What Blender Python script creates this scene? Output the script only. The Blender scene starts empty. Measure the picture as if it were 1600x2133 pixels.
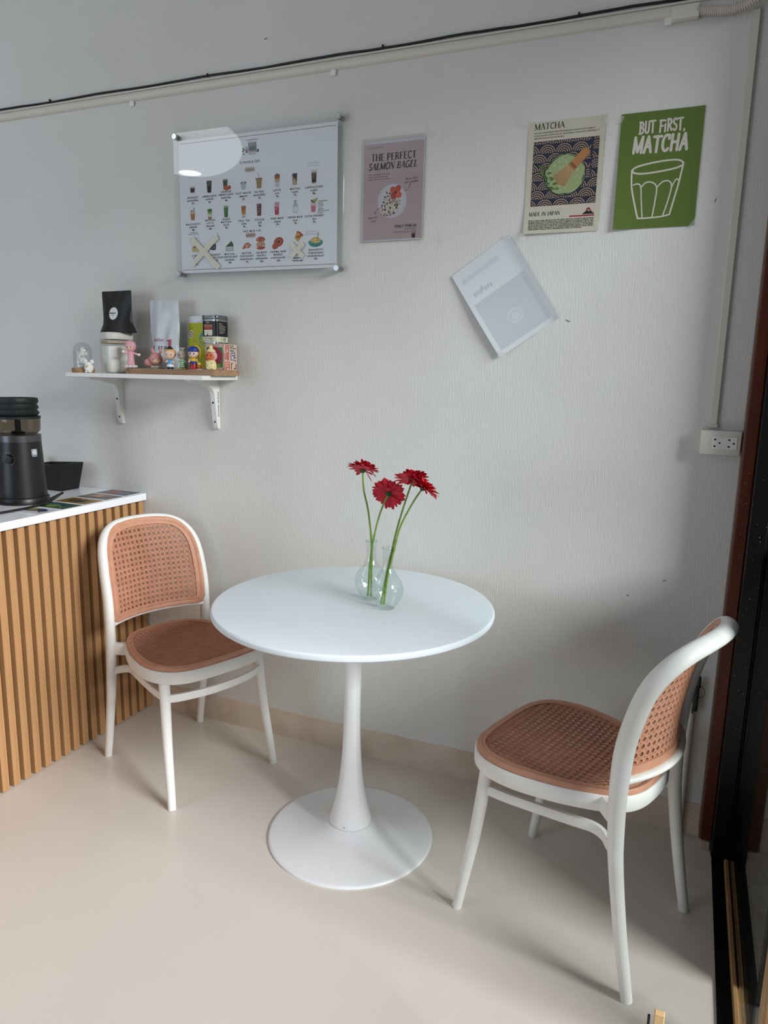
import bpy, bmesh, math, random
from math import sin, cos, pi, sqrt, atan2, radians
from mathutils import Vector, Matrix, noise

# ------------------------------------------------------------------ camera
SC = bpy.context.scene
COL = SC.collection
CAM_LOC = (0.028, -2.261, 1.390)
PITCH, YAW, ROLL = 0.1885, 0.3950, 0.0216
FPX = 1510.8
cam_data = bpy.data.cameras.new('camera')
cam = bpy.data.objects.new('camera', cam_data)
COL.objects.link(cam)
cam_data.sensor_fit = 'VERTICAL'
cam_data.sensor_height = 24.0
cam_data.lens = FPX / 2133.0 * 24.0
cam_data.clip_start = 0.02
_f0 = Vector((-sin(YAW), cos(YAW), 0)); _r0 = Vector((cos(YAW), sin(YAW), 0)); _u0 = Vector((0, 0, 1))
_f = _f0 * cos(PITCH) - _u0 * sin(PITCH); _u = _u0 * cos(PITCH) + _f0 * sin(PITCH)
_r = _r0 * cos(ROLL) + _u * sin(ROLL); _u2 = _u * cos(ROLL) - _r0 * sin(ROLL)
cam.matrix_world = Matrix(((_r.x, _u2.x, -_f.x, CAM_LOC[0]), (_r.y, _u2.y, -_f.y, CAM_LOC[1]), (_r.z, _u2.z, -_f.z, CAM_LOC[2]), (0, 0, 0, 1)))
SC.camera = cam

# ------------------------------------------------------------------ sky, daylight, exposure
world = bpy.data.worlds.new('overcast_sky')
SC.world = world
world.use_nodes = True
_bg = world.node_tree.nodes['Background']
_bg.inputs[0].default_value = (0.80, 0.89, 1.0, 1)
_bg.inputs[1].default_value = 0.45
def area_light(name, loc, rot, sx, sy, power, color, spread=pi):
    d = bpy.data.lights.new(name, 'AREA'); d.shape = 'RECTANGLE'; d.size = sx; d.size_y = sy
    d.energy = power; d.color = color; d.spread = spread
    o = bpy.data.objects.new(name, d); COL.objects.link(o); o.location = loc; o.rotation_euler = rot
    return o
# bright overcast sky above the street, entering through the glazed shopfront on the right
def aim(loc, target):
    return (Vector(loc) - Vector(target)).to_track_quat('Z', 'Y').to_euler()
SKY_POS = (11.35, -4.35, 6.60)
area_light('daylight_street', SKY_POS, aim(SKY_POS, (-0.8, -0.5, 0.8)), 5.0, 4.0, 3150.0, (0.98, 0.985, 1.0))
# cool fill light added at an unseen opening behind the camera
area_light('added_rear_fill', (-3.4, -3.95, 1.49), (radians(90), 0, 0), 1.85, 1.36, 37.0, (0.72, 0.85, 1.0))
SC.cycles.adaptive_threshold = 0.015
SC.cycles.max_bounces = 7
SC.cycles.diffuse_bounces = 4
SC.cycles.glossy_bounces = 3
SC.cycles.transmission_bounces = 4
SC.cycles.transparent_max_bounces = 12
SC.cycles.caustics_reflective = False
SC.cycles.caustics_refractive = False
SC.view_settings.view_transform = 'Standard'
SC.view_settings.look = 'None'
SC.view_settings.gamma = 1.0
SC.view_settings.use_curve_mapping = False
SC.view_settings.exposure = 0.0

# ------------------------------------------------------------------ helpers: colour and materials
def lin(c):
    return c / 12.92 if c <= 0.04045 else ((c + 0.055) / 1.055) ** 2.4
def rgb(h):
    h = h.lstrip('#')
    return tuple(lin(int(h[i:i + 2], 16) / 255.0) for i in (0, 2, 4)) + (1.0,)
MATS = {}
def mat(name, col='#ffffff', rough=0.5, metal=0.0, spec=0.5, trans=0.0, ior=1.45, coat=0.0, alpha=1.0):
    if name in MATS: return MATS[name]
    m = bpy.data.materials.new(name); m.use_nodes = True
    b = m.node_tree.nodes['Principled BSDF']
    b.inputs['Base Color'].default_value = rgb(col)
    b.inputs['Roughness'].default_value = rough
    b.inputs['Metallic'].default_value = metal
    b.inputs['Specular IOR Level'].default_value = spec
    b.inputs['Transmission Weight'].default_value = trans
    b.inputs['IOR'].default_value = ior
    b.inputs['Coat Weight'].default_value = coat
    b.inputs['Alpha'].default_value = alpha
    m.diffuse_color = rgb(col)
    MATS[name] = m
    return m
def nodes(m):
    return m.node_tree.nodes, m.node_tree.links, m.node_tree.nodes['Principled BSDF']
def add_noise(m, scale=(10, 10, 10), detail=4, nscale=1.0, bump=0.0, dist=0.002, c1=None, c2=None, lo=0.35, hi=0.65, rough=None, distort=0.0):
    """noise in object space driving bump, colour variation and roughness"""
    n, l, b = nodes(m)
    tc = n.new('ShaderNodeTexCoord'); mp = n.new('ShaderNodeMapping')
    mp.inputs['Scale'].default_value = scale
    l.new(tc.outputs['Object'], mp.inputs['Vector'])
    t = n.new('ShaderNodeTexNoise'); t.inputs['Scale'].default_value = nscale; t.inputs['Detail'].default_value = detail
    t.inputs['Distortion'].default_value = distort
    l.new(mp.outputs[0], t.inputs['Vector'])
    if bump:
        bp = n.new('ShaderNodeBump'); bp.inputs['Strength'].default_value = bump; bp.inputs['Distance'].default_value = dist
        l.new(t.outputs['Fac'], bp.inputs['Height'])
        if b.inputs['Normal'].links: l.new(b.inputs['Normal'].links[0].from_socket, bp.inputs['Normal'])
        l.new(bp.outputs[0], b.inputs['Normal'])
    if c1:
        r = n.new('ShaderNodeValToRGB'); r.color_ramp.elements[0].position = lo; r.color_ramp.elements[1].position = hi
        r.color_ramp.elements[0].color = rgb(c1); r.color_ramp.elements[1].color = rgb(c2)
        l.new(t.outputs['Fac'], r.inputs[0])
        if b.inputs['Base Color'].links:
            mx = n.new('ShaderNodeMix'); mx.data_type = 'RGBA'; mx.blend_type = 'MULTIPLY'; mx.inputs[0].default_value = 1.0
            l.new(b.inputs['Base Color'].links[0].from_socket, mx.inputs[6]); l.new(r.outputs[0], mx.inputs[7])
            l.new(mx.outputs[2], b.inputs['Base Color'])
        else:
            l.new(r.outputs[0], b.inputs['Base Color'])
    if rough:
        mr = n.new('ShaderNodeMapRange'); mr.inputs['To Min'].default_value = rough[0]; mr.inputs['To Max'].default_value = rough[1]
        l.new(t.outputs['Fac'], mr.inputs['Value']); l.new(mr.outputs[0], b.inputs['Roughness'])
    return m
def pm(h, rough=0.6):
    """plain printed or moulded colour"""
    return mat('colour_%s_%d' % (h.lstrip('#'), int(rough * 100)), h, rough)

def thin_clear(name, tint='#ffffff', ior=1.45, rough=0.02):
    """thin clear sheet: lets light straight through, reflects by Fresnel on either face"""
    if name in MATS: return MATS[name]
    m = bpy.data.materials.new(name); m.use_nodes = True; n = m.node_tree.nodes; l = m.node_tree.links; n.clear()
    out = n.new('ShaderNodeOutputMaterial'); mx = n.new('ShaderNodeMixShader'); tr = n.new('ShaderNodeBsdfTransparent'); gl = n.new('ShaderNodeBsdfGlossy'); fr = n.new('ShaderNodeFresnel')
    ge = n.new('ShaderNodeNewGeometry'); mr = n.new('ShaderNodeMapRange'); mr.inputs['To Min'].default_value = ior; mr.inputs['To Max'].default_value = 1.0 / ior
    l.new(ge.outputs['Backfacing'], mr.inputs['Value']); l.new(mr.outputs[0], fr.inputs[0])
    tr.inputs[0].default_value = rgb(tint); gl.inputs['Roughness'].default_value = rough
    l.new(fr.outputs[0], mx.inputs[0]); l.new(tr.outputs[0], mx.inputs[1]); l.new(gl.outputs[0], mx.inputs[2]); l.new(mx.outputs[0], out.inputs[0])
    MATS[name] = m
    return m

# ------------------------------------------------------------------ helpers: objects and meshes
def empty(name, loc=(0, 0, 0), rz=0.0, label=None, cat=None, group=None, kind=None):
    o = bpy.data.objects.new(name, None); COL.objects.link(o)
    o.empty_display_size = 0.05
    o.location = loc; o.rotation_euler = (0, 0, rz)
    return tag(o, label, cat, group, kind)
def tag(o, label=None, cat=None, group=None, kind=None):
    if label: o['label'] = label
    if cat: o['category'] = cat
    if group: o['group'] = group
    if kind: o['kind'] = kind
    return o
def put(o, parent):
    o.parent = parent
    return o
class MB:
    def __init__(s): s.v = []; s.f = []; s.m = []
    def add(s, vs, fs, mi=0):
        b = len(s.v); s.v += [tuple(v) for v in vs]
        for f in fs: s.f.append(tuple(i + b for i in f)); s.m.append(mi)
        return s
    def box(s, c, d, mi=0, rz=0.0):
        x, y, z = d[0] / 2, d[1] / 2, d[2] / 2
        vs = []
        for dx, dy, dz in ((-x, -y, -z), (x, -y, -z), (x, y, -z), (-x, y, -z), (-x, -y, z), (x, -y, z), (x, y, z), (-x, y, z)):
            vs.append((c[0] + dx * cos(rz) - dy * sin(rz), c[1] + dx * sin(rz) + dy * cos(rz), c[2] + dz))
        return s.add(vs, [(0, 3, 2, 1), (4, 5, 6, 7), (0, 1, 5, 4), (1, 2, 6, 5), (2, 3, 7, 6), (3, 0, 4, 7)], mi)
    def rbox(s, c, d, bev=0.004, seg=2, mi=0, mtx=None):
        bm = bmesh.new(); bmesh.ops.create_cube(bm, size=1.0)
        for v in bm.verts: v.co = Vector((v.co.x * d[0], v.co.y * d[1], v.co.z * d[2]))
        bmesh.ops.bevel(bm, geom=list(bm.edges), offset=bev, segments=seg, profile=0.5, affect='EDGES')
        return s.bm(bm, c, mi, mtx)
    def bm(s, bm, c=(0, 0, 0), mi=0, mtx=None):
        bm.verts.index_update()
        vs = []
        for v in bm.verts:
            p = mtx @ v.co if mtx else v.co
            vs.append((p.x + c[0], p.y + c[1], p.z + c[2]))
        s.add(vs, [tuple(v.index for v in f.verts) for f in bm.faces], mi); bm.free()
        return s
    def ico(s, c, r, sub=2, mi=0, mtx=None):
        bm = bmesh.new(); bmesh.ops.create_icosphere(bm, subdivisions=sub, radius=1.0)
        rr = r if isinstance(r, (tuple, list)) else (r, r, r)
        for v in bm.verts: v.co = Vector((v.co.x * rr[0], v.co.y * rr[1], v.co.z * rr[2]))
        return s.bm(bm, c, mi, mtx)
    def lathe(s, prof, c=(0, 0, 0), n=32, mi=0, close=False, mtx=None, sx=1.0, sy=1.0):
        vs = []; fs = []; rows = []
        for r, z in prof:
            if r < 1e-6: rows.append([len(vs)]); vs.append((0, 0, z))
            else:
                rows.append(list(range(len(vs), len(vs) + n)))
                vs += [(r * sx * cos(2 * pi * k / n), r * sy * sin(2 * pi * k / n), z) for k in range(n)]
        idx = list(range(len(rows) - 1)) + ([len(rows) - 1] if close else [])
        for i in idx:
            a, b = rows[i], rows[(i + 1) % len(rows)]
            for k in range(n):
                k2 = (k + 1) % n
                if len(a) == 1 and len(b) == 1: continue
                if len(a) == 1: fs.append((a[0], b[k2], b[k]))
                elif len(b) == 1: fs.append((a[k], a[k2], b[0]))
                else: fs.append((a[k], a[k2], b[k2], b[k]))
        out = []
        for v in vs:
            p = mtx @ Vector(v) if mtx else Vector(v)
            out.append((p.x + c[0], p.y + c[1], p.z + c[2]))
        return s.add(out, fs, mi)
    def sweep(s, path, rad, n=12, mi=0, ref=None, caps=True, closed=False):
        """tube along path; rad: r | list of r | list of (across, along ref); ref: normal vector or list"""
        P = [Vector(p) for p in path]; m = len(P); vs = []; fs = []
        prev = None
        for i, p in enumerate(P):
            if closed: t = P[(i + 1) % m] - P[i - 1]
            else: t = P[min(i + 1, m - 1)] - P[max(i - 1, 0)]
            t.normalize()
            if ref is not None:
                u = Vector(ref[i]) if isinstance(ref, list) else Vector(ref)
            elif prev is not None: u = prev
            else: u = Vector((0, 0, 1)) if abs(t.z) < 0.9 else Vector((0, 1, 0))
            u = (u - t * u.dot(t)).normalized(); prev = u
            w = t.cross(u)
            r = rad[i] if isinstance(rad, list) else rad
            ra, rb = r if isinstance(r, tuple) else (r, r)
            for k in range(n):
                a = 2 * pi * k / n
                q = p + w * (ra * cos(a)) + u * (rb * sin(a)); vs.append(q[:])
        for i in range(m if closed else m - 1):
            j = (i + 1) % m
            for k in range(n):
                k2 = (k + 1) % n
                fs.append((i * n + k, i * n + k2, j * n + k2, j * n + k))
        if caps and not closed:
            fs.append(tuple(range(n - 1, -1, -1))); fs.append(tuple(range((m - 1) * n, m * n)))
        return s.add(vs, fs, mi)
    def band(s, path, ref, hw, hh, mi=0, closed=False, bev=0.25):
        """flat band: section hw across, hh along ref, with eased edges"""
        P = [Vector(p) for p in path]; m = len(P)
        sec = [(-1, -1 + bev), (-1 + bev, -1), (1 - bev, -1), (1, -1 + bev), (1, 1 - bev), (1 - bev, 1), (-1 + bev, 1), (-1, 1 - bev)]
        n = len(sec); vs = []; fs = []
        for i, p in enumerate(P):
            t = (P[(i + 1) % m] - P[i - 1]) if closed else (P[min(i + 1, m - 1)] - P[max(i - 1, 0)])
            t.normalize(); u = Vector(ref); u = (u - t * u.dot(t)).normalized(); w = t.cross(u)
            for a, b in sec: vs.append((p + w * (a * hw) + u * (b * hh))[:])
        for i in range(m if closed else m - 1):
            j = (i + 1) % m
            for k in range(n):
                k2 = (k + 1) % n; fs.append((i * n + k, i * n + k2, j * n + k2, j * n + k))
        if not closed: fs.append(tuple(range(n - 1, -1, -1))); fs.append(tuple(range((m - 1) * n, m * n)))
        return s.add(vs, fs, mi)
    def mesh(s, name, mats, smooth=40):
        me = bpy.data.meshes.new(name); me.from_pydata(s.v, [], s.f)
        for m in (mats if isinstance(mats, (list, tuple)) else [mats]): me.materials.append(m)
        if isinstance(mats, (list, tuple)) and len(mats) > 1: me.polygons.foreach_set('material_index', s.m)
        bm = bmesh.new(); bm.from_mesh(me); bmesh.ops.recalc_face_normals(bm, faces=bm.faces); bm.to_mesh(me); bm.free()
        if smooth:
            me.polygons.foreach_set('use_smooth', [True] * len(me.polygons))
            me.set_sharp_from_angle(angle=radians(smooth))
        me.update()
        return me
    def build(s, name, mats, parent=None, smooth=40, label=None, cat=None, group=None, kind=None, loc=None, rz=None):
        o = bpy.data.objects.new(name, s.mesh(name, mats, smooth)); COL.objects.link(o)
        if parent: o.parent = parent
        if loc: o.location = loc
        if rz is not None: o.rotation_euler = (0, 0, rz)
        return tag(o, label, cat, group, kind)
def crom(pts, sub=6, closed=False):
    """Catmull-Rom through points"""
    P = [Vector(p) for p in pts]; n = len(P); out = []
    for i in range(n if closed else n - 1):
        if closed: a, b, c, d = P[i - 1], P[i], P[(i + 1) % n], P[(i + 2) % n]
        else: a, b, c, d = P[max(i - 1, 0)], P[i], P[i + 1], P[min(i + 2, n - 1)]
        for k in range(sub):
            t = k / sub
            out.append(0.5 * ((2 * b) + (c - a) * t + (2 * a - 5 * b + 4 * c - d) * t * t + (3 * b - a - 3 * c + d) * t ** 3))
    if not closed: out.append(P[-1])
    return out
def interp(tab, x):
    if x <= tab[0][0]: return tab[0][1]
    for (a, ya), (b, yb) in zip(tab, tab[1:]):
        if x <= b: return ya + (yb - ya) * (x - a) / (b - a)
    return tab[-1][1]
def inside(poly, x, y):
    c = False; j = len(poly) - 1
    for i in range(len(poly)):
        xi, yi = poly[i]; xj, yj = poly[j]
        if (yi > y) != (yj > y) and x < (xj - xi) * (y - yi) / (yj - yi) + xi: c = not c
        j = i
    return c
def inset(poly, d):
    """offset a closed polygon inwards"""
    n = len(poly); A = sum(poly[i - 1][0] * poly[i][1] - poly[i][0] * poly[i - 1][1] for i in range(n))
    s = 1 if A > 0 else -1; out = []
    for i in range(n):
        a, b, c = Vector(poly[i - 1]), Vector(poly[i]), Vector(poly[(i + 1) % n])
        e1 = (b - a).normalized(); e2 = (c - b).normalized()
        n1 = Vector((-e1.y, e1.x)) * s; n2 = Vector((-e2.y, e2.x)) * s
        m = (n1 + n2); m = m / max(0.35, m.length_squared / 2) if m.length > 1e-6 else n1
        out.append((b.x + m.x * d, b.y + m.y * d))
    return out
def copy_tree(o, parent=None):
    c = o.copy(); COL.objects.link(c)
    if parent: c.parent = parent
    for ch in list(o.children): copy_tree(ch, c)
    return c

# ------------------------------------------------------------------ helpers: flat print (lettering and drawings on paper)
def text_mesh(s, size, spacing=1.0, shear=0.0, bold=0.0):
    cu = bpy.data.curves.new('t', 'FONT'); cu.body = s; cu.size = size; cu.space_character = spacing
    cu.shear = shear; cu.resolution_u = 2; cu.align_x = 'LEFT'; cu.offset = bold
    ob = bpy.data.objects.new('t', cu); me = ob.to_mesh()
    vs = [(v.co.x, v.co.y) for v in me.vertices]; fs = [tuple(p.vertices) for p in me.polygons]
    ob.to_mesh_clear(); bpy.data.objects.remove(ob); bpy.data.curves.remove(cu)
    return vs, fs
class Print:
    """layers of flat ink, mapped onto a sheet by fn(x, z, height)"""
    STEP = 0.00022
    def __init__(s): s.items = []
    def raw(s, vs, fs, col, lay): s.items.append((vs, fs, col, lay)); return s
    def poly(s, pts, col, lay=1): return s.raw(list(pts), [tuple(range(len(pts)))], col, lay)
    def rect(s, x0, y0, x1, y1, col, lay=1, n=1):
        vs = []; fs = []
        for j in range(n + 1):
            for i in range(n + 1): vs.append((x0 + (x1 - x0) * i / n, y0 + (y1 - y0) * j / n))
        for j in range(n):
            for i in range(n):
                a = j * (n + 1) + i; fs.append((a, a + 1, a + n + 2, a + n + 1))
        return s.raw(vs, fs, col, lay)
    def ell(s, cx, cy, rx, ry, col, lay=1, n=24, rot=0.0, a0=0.0, a1=2 * pi):
        pts = []
        full = abs(a1 - a0 - 2 * pi) < 1e-6
        for k in range(n if full else n + 1):
            a = a0 + (a1 - a0) * k / n; x, y = rx * cos(a), ry * sin(a)
            pts.append((cx + x * cos(rot) - y * sin(rot), cy + x * sin(rot) + y * cos(rot)))
        return s.poly(pts, col, lay)
    def rrect(s, x0, y0, x1, y1, r, col, lay=1):
        pts = []
        for cx, cy, a in ((x1 - r, y1 - r, 0), (x0 + r, y1 - r, pi / 2), (x0 + r, y0 + r, pi), (x1 - r, y0 + r, 1.5 * pi)):
            pts += [(cx + r * cos(a + pi / 2 * k / 5), cy + r * sin(a + pi / 2 * k / 5)) for k in range(6)]
        return s.poly(pts, col, lay)
    def line(s, pts, w, col, lay=1, closed=False, round_=False):
        P = [Vector(p) for p in pts]; m = len(P); L = []; R = []
        ws = w if isinstance(w, list) else [w] * m
        for i, p in enumerate(P):
            t = (P[(i + 1) % m] - P[i - 1]) if closed else (P[min(i + 1, m - 1)] - P[max(i - 1, 0)])
            if t.length < 1e-9: t = Vector((1, 0))
            t.normalize(); nn = Vector((-t.y, t.x)) * ws[i] / 2
            L.append((p + nn)[:]); R.append((p - nn)[:])
        vs = L + R; fs = [(i, (i + 1) % m, m + (i + 1) % m, m + i) for i in range(m if closed else m - 1)]
        s.raw(vs, fs, col, lay)
        if round_:
            s.ell(P[0].x, P[0].y, ws[0] / 2, ws[0] / 2, col, lay, 10); s.ell(P[-1].x, P[-1].y, ws[-1] / 2, ws[-1] / 2, col, lay, 10)
        return s
    def text(s, t, x, y, size, col='#26262a', lay=3, align='c', spacing=1.0, width=None, shear=0.0, bold=0.0, rot=0.0, ysc=1.0):
        vs, fs = text_mesh(t, size, spacing, shear, bold)
        if not vs: return s
        x0 = min(v[0] for v in vs); x1 = max(v[0] for v in vs)
        k = width / (x1 - x0) if width else 1.0
        o = {'l': -x0 * k, 'c': -(x0 + x1) / 2 * k, 'r': -x1 * k}[align]
        q = [(v[0] * k + o, v[1] * ysc) for v in vs]
        q = [(x + a * cos(rot) - b * sin(rot), y + a * sin(rot) + b * cos(rot)) for a, b in q]
        return s.raw(q, fs, col, lay)
    def build(s, name, fn, parent, rough=0.6, label=None):
        mb = MB(); cols = []; k = 0
        for vs, fs, col, lay in s.items:
            if col not in cols: cols.append(col)
            mb.add([fn(v[0], v[1], lay * s.STEP + (k % 9) * s.STEP / 10) for v in vs], fs, cols.index(col)); k += 1
        me = bpy.data.meshes.new(name); me.from_pydata(mb.v, [], mb.f)
        for c in cols: me.materials.append(pm(c, rough))
        me.polygons.foreach_set('material_index', mb.m); me.update()
        o = bpy.data.objects.new(name, me); COL.objects.link(o); o.parent = parent
        if label: o['label'] = label
        return o
# hand-drawn capital letters: strokes in a unit-high box; weight 1 = thick, small = hairline
def _arc(cx, cy, rx, ry, a0, a1, n=12): return [(cx + rx * cos(radians(a0 + (a1 - a0) * k / n)), cy + ry * sin(radians(a0 + (a1 - a0) * k / n))) for k in range(n + 1)]
GL = {
 'T': (.62, [([(.31, 0), (.31, 1)], 1), ([(.02, .98), (.60, .98)], .4)], [(.31, 0)]),
 'H': (.70, [([(.12, 0), (.12, 1)], 1), ([(.58, 0), (.58, 1)], 1), ([(.12, .52), (.58, .52)], .35)], [(.12, 0), (.12, 1), (.58, 0), (.58, 1)]),
 'E': (.56, [([(.13, 0), (.13, 1)], 1), ([(.04, .98), (.50, .98)], .4), ([(.13, .52), (.42, .52)], .35), ([(.04, .02), (.52, .02)], .4)], []),
 'F': (.54, [([(.13, 0), (.13, 1)], 1), ([(.04, .98), (.50, .98)], .4), ([(.13, .52), (.42, .52)], .35)], [(.13, 0)]),
 'P': (.56, [([(.13, 0), (.13, 1)], 1), ([(.05, .98), (.28, .98)] + _arc(.28, .72, .22, .26, 90, -90)[1:] + [(.13, .46)], .55)], [(.13, 0)]),
 'R': (.62, [([(.13, 0), (.13, 1)], 1), ([(.05, .98), (.28, .98)] + _arc(.28, .74, .21, .24, 90, -90)[1:] + [(.13, .50)], .55), ([(.28, .50), (.56, .02)], .9)], [(.13, 0)]),
 'C': (.60, [(_arc(.34, .5, .27, .5, 48, 312, 18), .75), ([(.53, .98), (.53, .76)], .4)], []),
 'S': (.50, [(_arc(.25, .74, .19, .25, 30, 180, 8) + [(.10, .62), (.25, .52), (.40, .40)] + _arc(.25, .26, .19, .25, 30, -150, 10), .75)], []),
 'A': (.64, [([(.05, 0), (.31, 1)], .4), ([(.31, 1), (.58, 0)], 1), ([(.14, .36), (.48, .36)], .35)], [(.05, 0), (.58, 0)]),
 'L': (.52, [([(.13, 0), (.13, 1)], 1), ([(.04, .02), (.50, .02)], .4), ([(.49, .02), (.49, .22)], .35)], [(.13, 1)]),
 'M': (.82, [([(.10, 0), (.10, 1)], .4), ([(.10, 1), (.40, .05)], 1), ([(.40, .05), (.70, 1)], .4), ([(.70, 0), (.70, 1)], 1)], [(.10, 0), (.70, 0)]),
 'O': (.66, [(_arc(.33, .5, .27, .5, 0, 360, 24), .75)], []),
 'N': (.72, [([(.10, 0), (.10, 1)], .4), ([(.10, 1), (.60, 0)], 1), ([(.60, 0), (.60, 1)], .4)], [(.10, 0), (.60, 1)]),
 'B': (.58, [([(.13, 0), (.13, 1)], 1), ([(.05, .98), (.27, .98)] + _arc(.27, .75, .19, .23, 90, -90)[1:] + [(.13, .52)], .55), ([(.13, .52), (.29, .52)] + _arc(.29, .27, .22, .25, 90, -90)[1:] + [(.05, .02)], .6)], []),
 'G': (.66, [(_arc(.34, .5, .27, .5, 48, 330, 18), .75), ([(.57, .02), (.57, .42)], .9), ([(.44, .42), (.64, .42)], .35)], []),
 'I': (.28, [([(.14, 0), (.14, 1)], 1)], [(.14, 0), (.14, 1)]),
 'J': (.36, [([(.22, 1), (.22, .1), (.14, -.08), (.02, -.1)], .9)], [(.22, 1)]),
 'D': (.66, [([(.13, 0), (.13, 1)], 1), ([(.05, .98), (.26, .98)] + _arc(.26, .5, .32, .48, 90, -90, 16)[1:] + [(.05, .02)], .6)], []),
 'U': (.60, [([(.10, 1), (.10, .32)] + _arc(.30, .30, .20, .28, 180, 360) + [(.50, 1)], 1)], []),
 'i': (.24, [([(.12, 0), (.12, .62)], 1), ([(.11, .90), (.13, .93)], 1.1)], []),
 ',': (.22, [([(.11, .03), (.08, -.09)], 1)], []),
 'Y': (.60, [([(.04, 1), (.30, .48)], 1), ([(.56, 1), (.30, .48)], .4), ([(.30, .48), (.30, 0)], 1)], [(.30, 0)]),
}
def lettering(pr, s, x, y, h, width, col, serif=True, thick=0.16, shear=0.0, lay=3, jitter=0.0, seed=1):
    rnd = random.Random(seed); adv = 0.0; pos = []
    for ch in s:
        pos.append(adv); adv += GL[ch][0] if ch != ' ' else 0.30
        adv += 0.06 if not serif else 0.03
    k = width / adv
    for ch, px in zip(s, pos):
        if ch == ' ': continue
        dy = rnd.uniform(-jitter, jitter); sl = rnd.uniform(-jitter, jitter)
        def M(p): return (x + (px + p[0] + (shear + sl) * p[1]) * k if False else x + (px + p[0]) * k + (shear + sl) * p[1] * h, y + (p[1] + dy) * h)
        for pts, wt in GL[ch][1]:
            ww = thick * h * (wt if serif else 1.0)
            q = [M(p) for p in pts]
            if not serif and len(q) == 2:
                mid = ((q[0][0] + q[1][0]) / 2, (q[0][1] + q[1][1]) / 2); q = [q[0], mid, q[1]]
            pr.line(q, ww, col, lay, round_=not serif)
        if serif:
            for sx, sy in GL[ch][2]:
                pr.line([M((sx - .11, sy + (.02 if sy < .5 else -.02))), M((sx + .11, sy + (.02 if sy < .5 else -.02)))], thick * h * .32, col, lay)

# ================================================================== materials of the room
M_WALL = mat('wall_paint', '#dcdad6', 0.62, spec=0.3)
add_noise(M_WALL, (60, 60, 7), 5, 4.0, bump=0.5, dist=0.0018)
add_noise(M_WALL, (1.3, 1.3, 1.3), 3, 1.0, c1='#d6d3ce', c2='#dfdedc', lo=0.3, hi=0.7)
add_noise(M_WALL, (25, 25, 25), 3, 1.0, bump=0.10, dist=0.0025)
M_SKIRT = mat('skirting_paint', '#d9c8b8', 0.55, spec=0.3)
add_noise(M_SKIRT, (8, 8, 8), 5, 1.0, bump=0.25, dist=0.003, c1='#cdbba9', c2='#dccbbb')
M_FLOOR = mat('floor_epoxy', '#d3c7ba', 0.3, spec=0.5)
add_noise(M_FLOOR, (1.6, 1.6, 1.6), 3, 1.0, c1='#d0c8be', c2='#d8d0c6', lo=0.15, hi=0.85, rough=(0.20, 0.32))
add_noise(M_FLOOR, (34, 34, 34), 4, 1.0, bump=0.16, dist=0.002)
add_noise(M_FLOOR, (9, 9, 9), 2, 1.0, bump=0.05, dist=0.006)
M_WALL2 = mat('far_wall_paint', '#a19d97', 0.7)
M_CEIL = mat('ceiling_paint', '#e8e6e2', 0.7)
M_TRUNK = mat('trunking_plastic', '#d8d3c8', 0.45)
M_FLEX = mat('flexible_conduit', '#cfc6bd', 0.5)
M_CABLE = mat('black_cable', '#141414', 0.5)
M_BROWN = mat('brown_door_timber', '#5a2410', 0.35)
add_noise(M_BROWN, (18, 18, 2), 5, 2.0, bump=0.15, dist=0.002, c1='#4d1d0c', c2='#642a14')
M_EDGE = mat('raw_door_edge', '#6d574c', 0.6)
M_BLACKP = mat('black_door_paint', '#060606', 0.28)
add_noise(M_BLACKP, (60, 60, 3), 3, 1.0, bump=0.12, dist=0.002)
M_PANE = thin_clear('door_glass', '#eef2f0', 1.5, 0.01)
M_GROUND = mat('outside_paving', '#4a4845', 0.8)
add_noise(M_GROUND, (12, 12, 12), 4, 1.0, bump=0.3, dist=0.004)
def wood(name, c1, c2, axis_scale, rough=0.5, nsc=1.0, bump=0.08):
    m = mat(name, c1, rough)
    return add_noise(m, axis_scale, 6, nsc, bump=bump, dist=0.001, c1=c1, c2=c2, lo=0.3, hi=0.7, distort=0.6)
M_BEAD = wood('glazing_bead_timber', '#8a6a45', '#b0895c', (60, 3, 60))
M_POST = wood('pale_post_timber', '#7d6140', '#b8925f', (55, 55, 4), bump=0.25)
M_WHITE = mat('white_plastic', '#eceae6', 0.35)
M_DARK = mat('dark_detail', '#0c0c0c', 0.6)
M_CHROME = mat('brushed_steel', '#b9bab8', 0.25, metal=1.0)
M_TAPE = mat('clear_tape', '#ece9e2', 0.12, alpha=0.30)

# ================================================================== the room itself
def struct(name, mb, m, smooth=0, parent=None): return mb.build(name, m, parent, smooth, kind=None if parent else 'structure')
CEIL = 3.1
struct('floor', MB().box((-2.1985, -2.0, -0.05), (4.803, 4.0, 0.10)), M_FLOOR)
WALL_BACK = struct('wall_back', MB().box((-2.205, 0.06, CEIL / 2), (4.93, 0.12, CEIL)), M_WALL)
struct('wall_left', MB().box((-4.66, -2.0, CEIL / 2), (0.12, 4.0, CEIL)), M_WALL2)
struct('ceiling', MB().box((-2.05, -2.0, CEIL + 0.05), (5.1, 4.25, 0.10)), M_CEIL)
# wall behind the camera, with an opening added for the rear fill light
mb = MB()
mb.box((-4.48, -4.06, CEIL / 2), (0.24, 0.12, CEIL)); mb.box((-1.05, -4.06, CEIL / 2), (2.84, 0.12, CEIL))
mb.box((-3.415, -4.06, 0.4), (1.89, 0.12, 0.8)); mb.box((-3.415, -4.06, 2.645), (1.89, 0.12, 0.91))
struct('wall_front', mb, M_WALL2)
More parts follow.
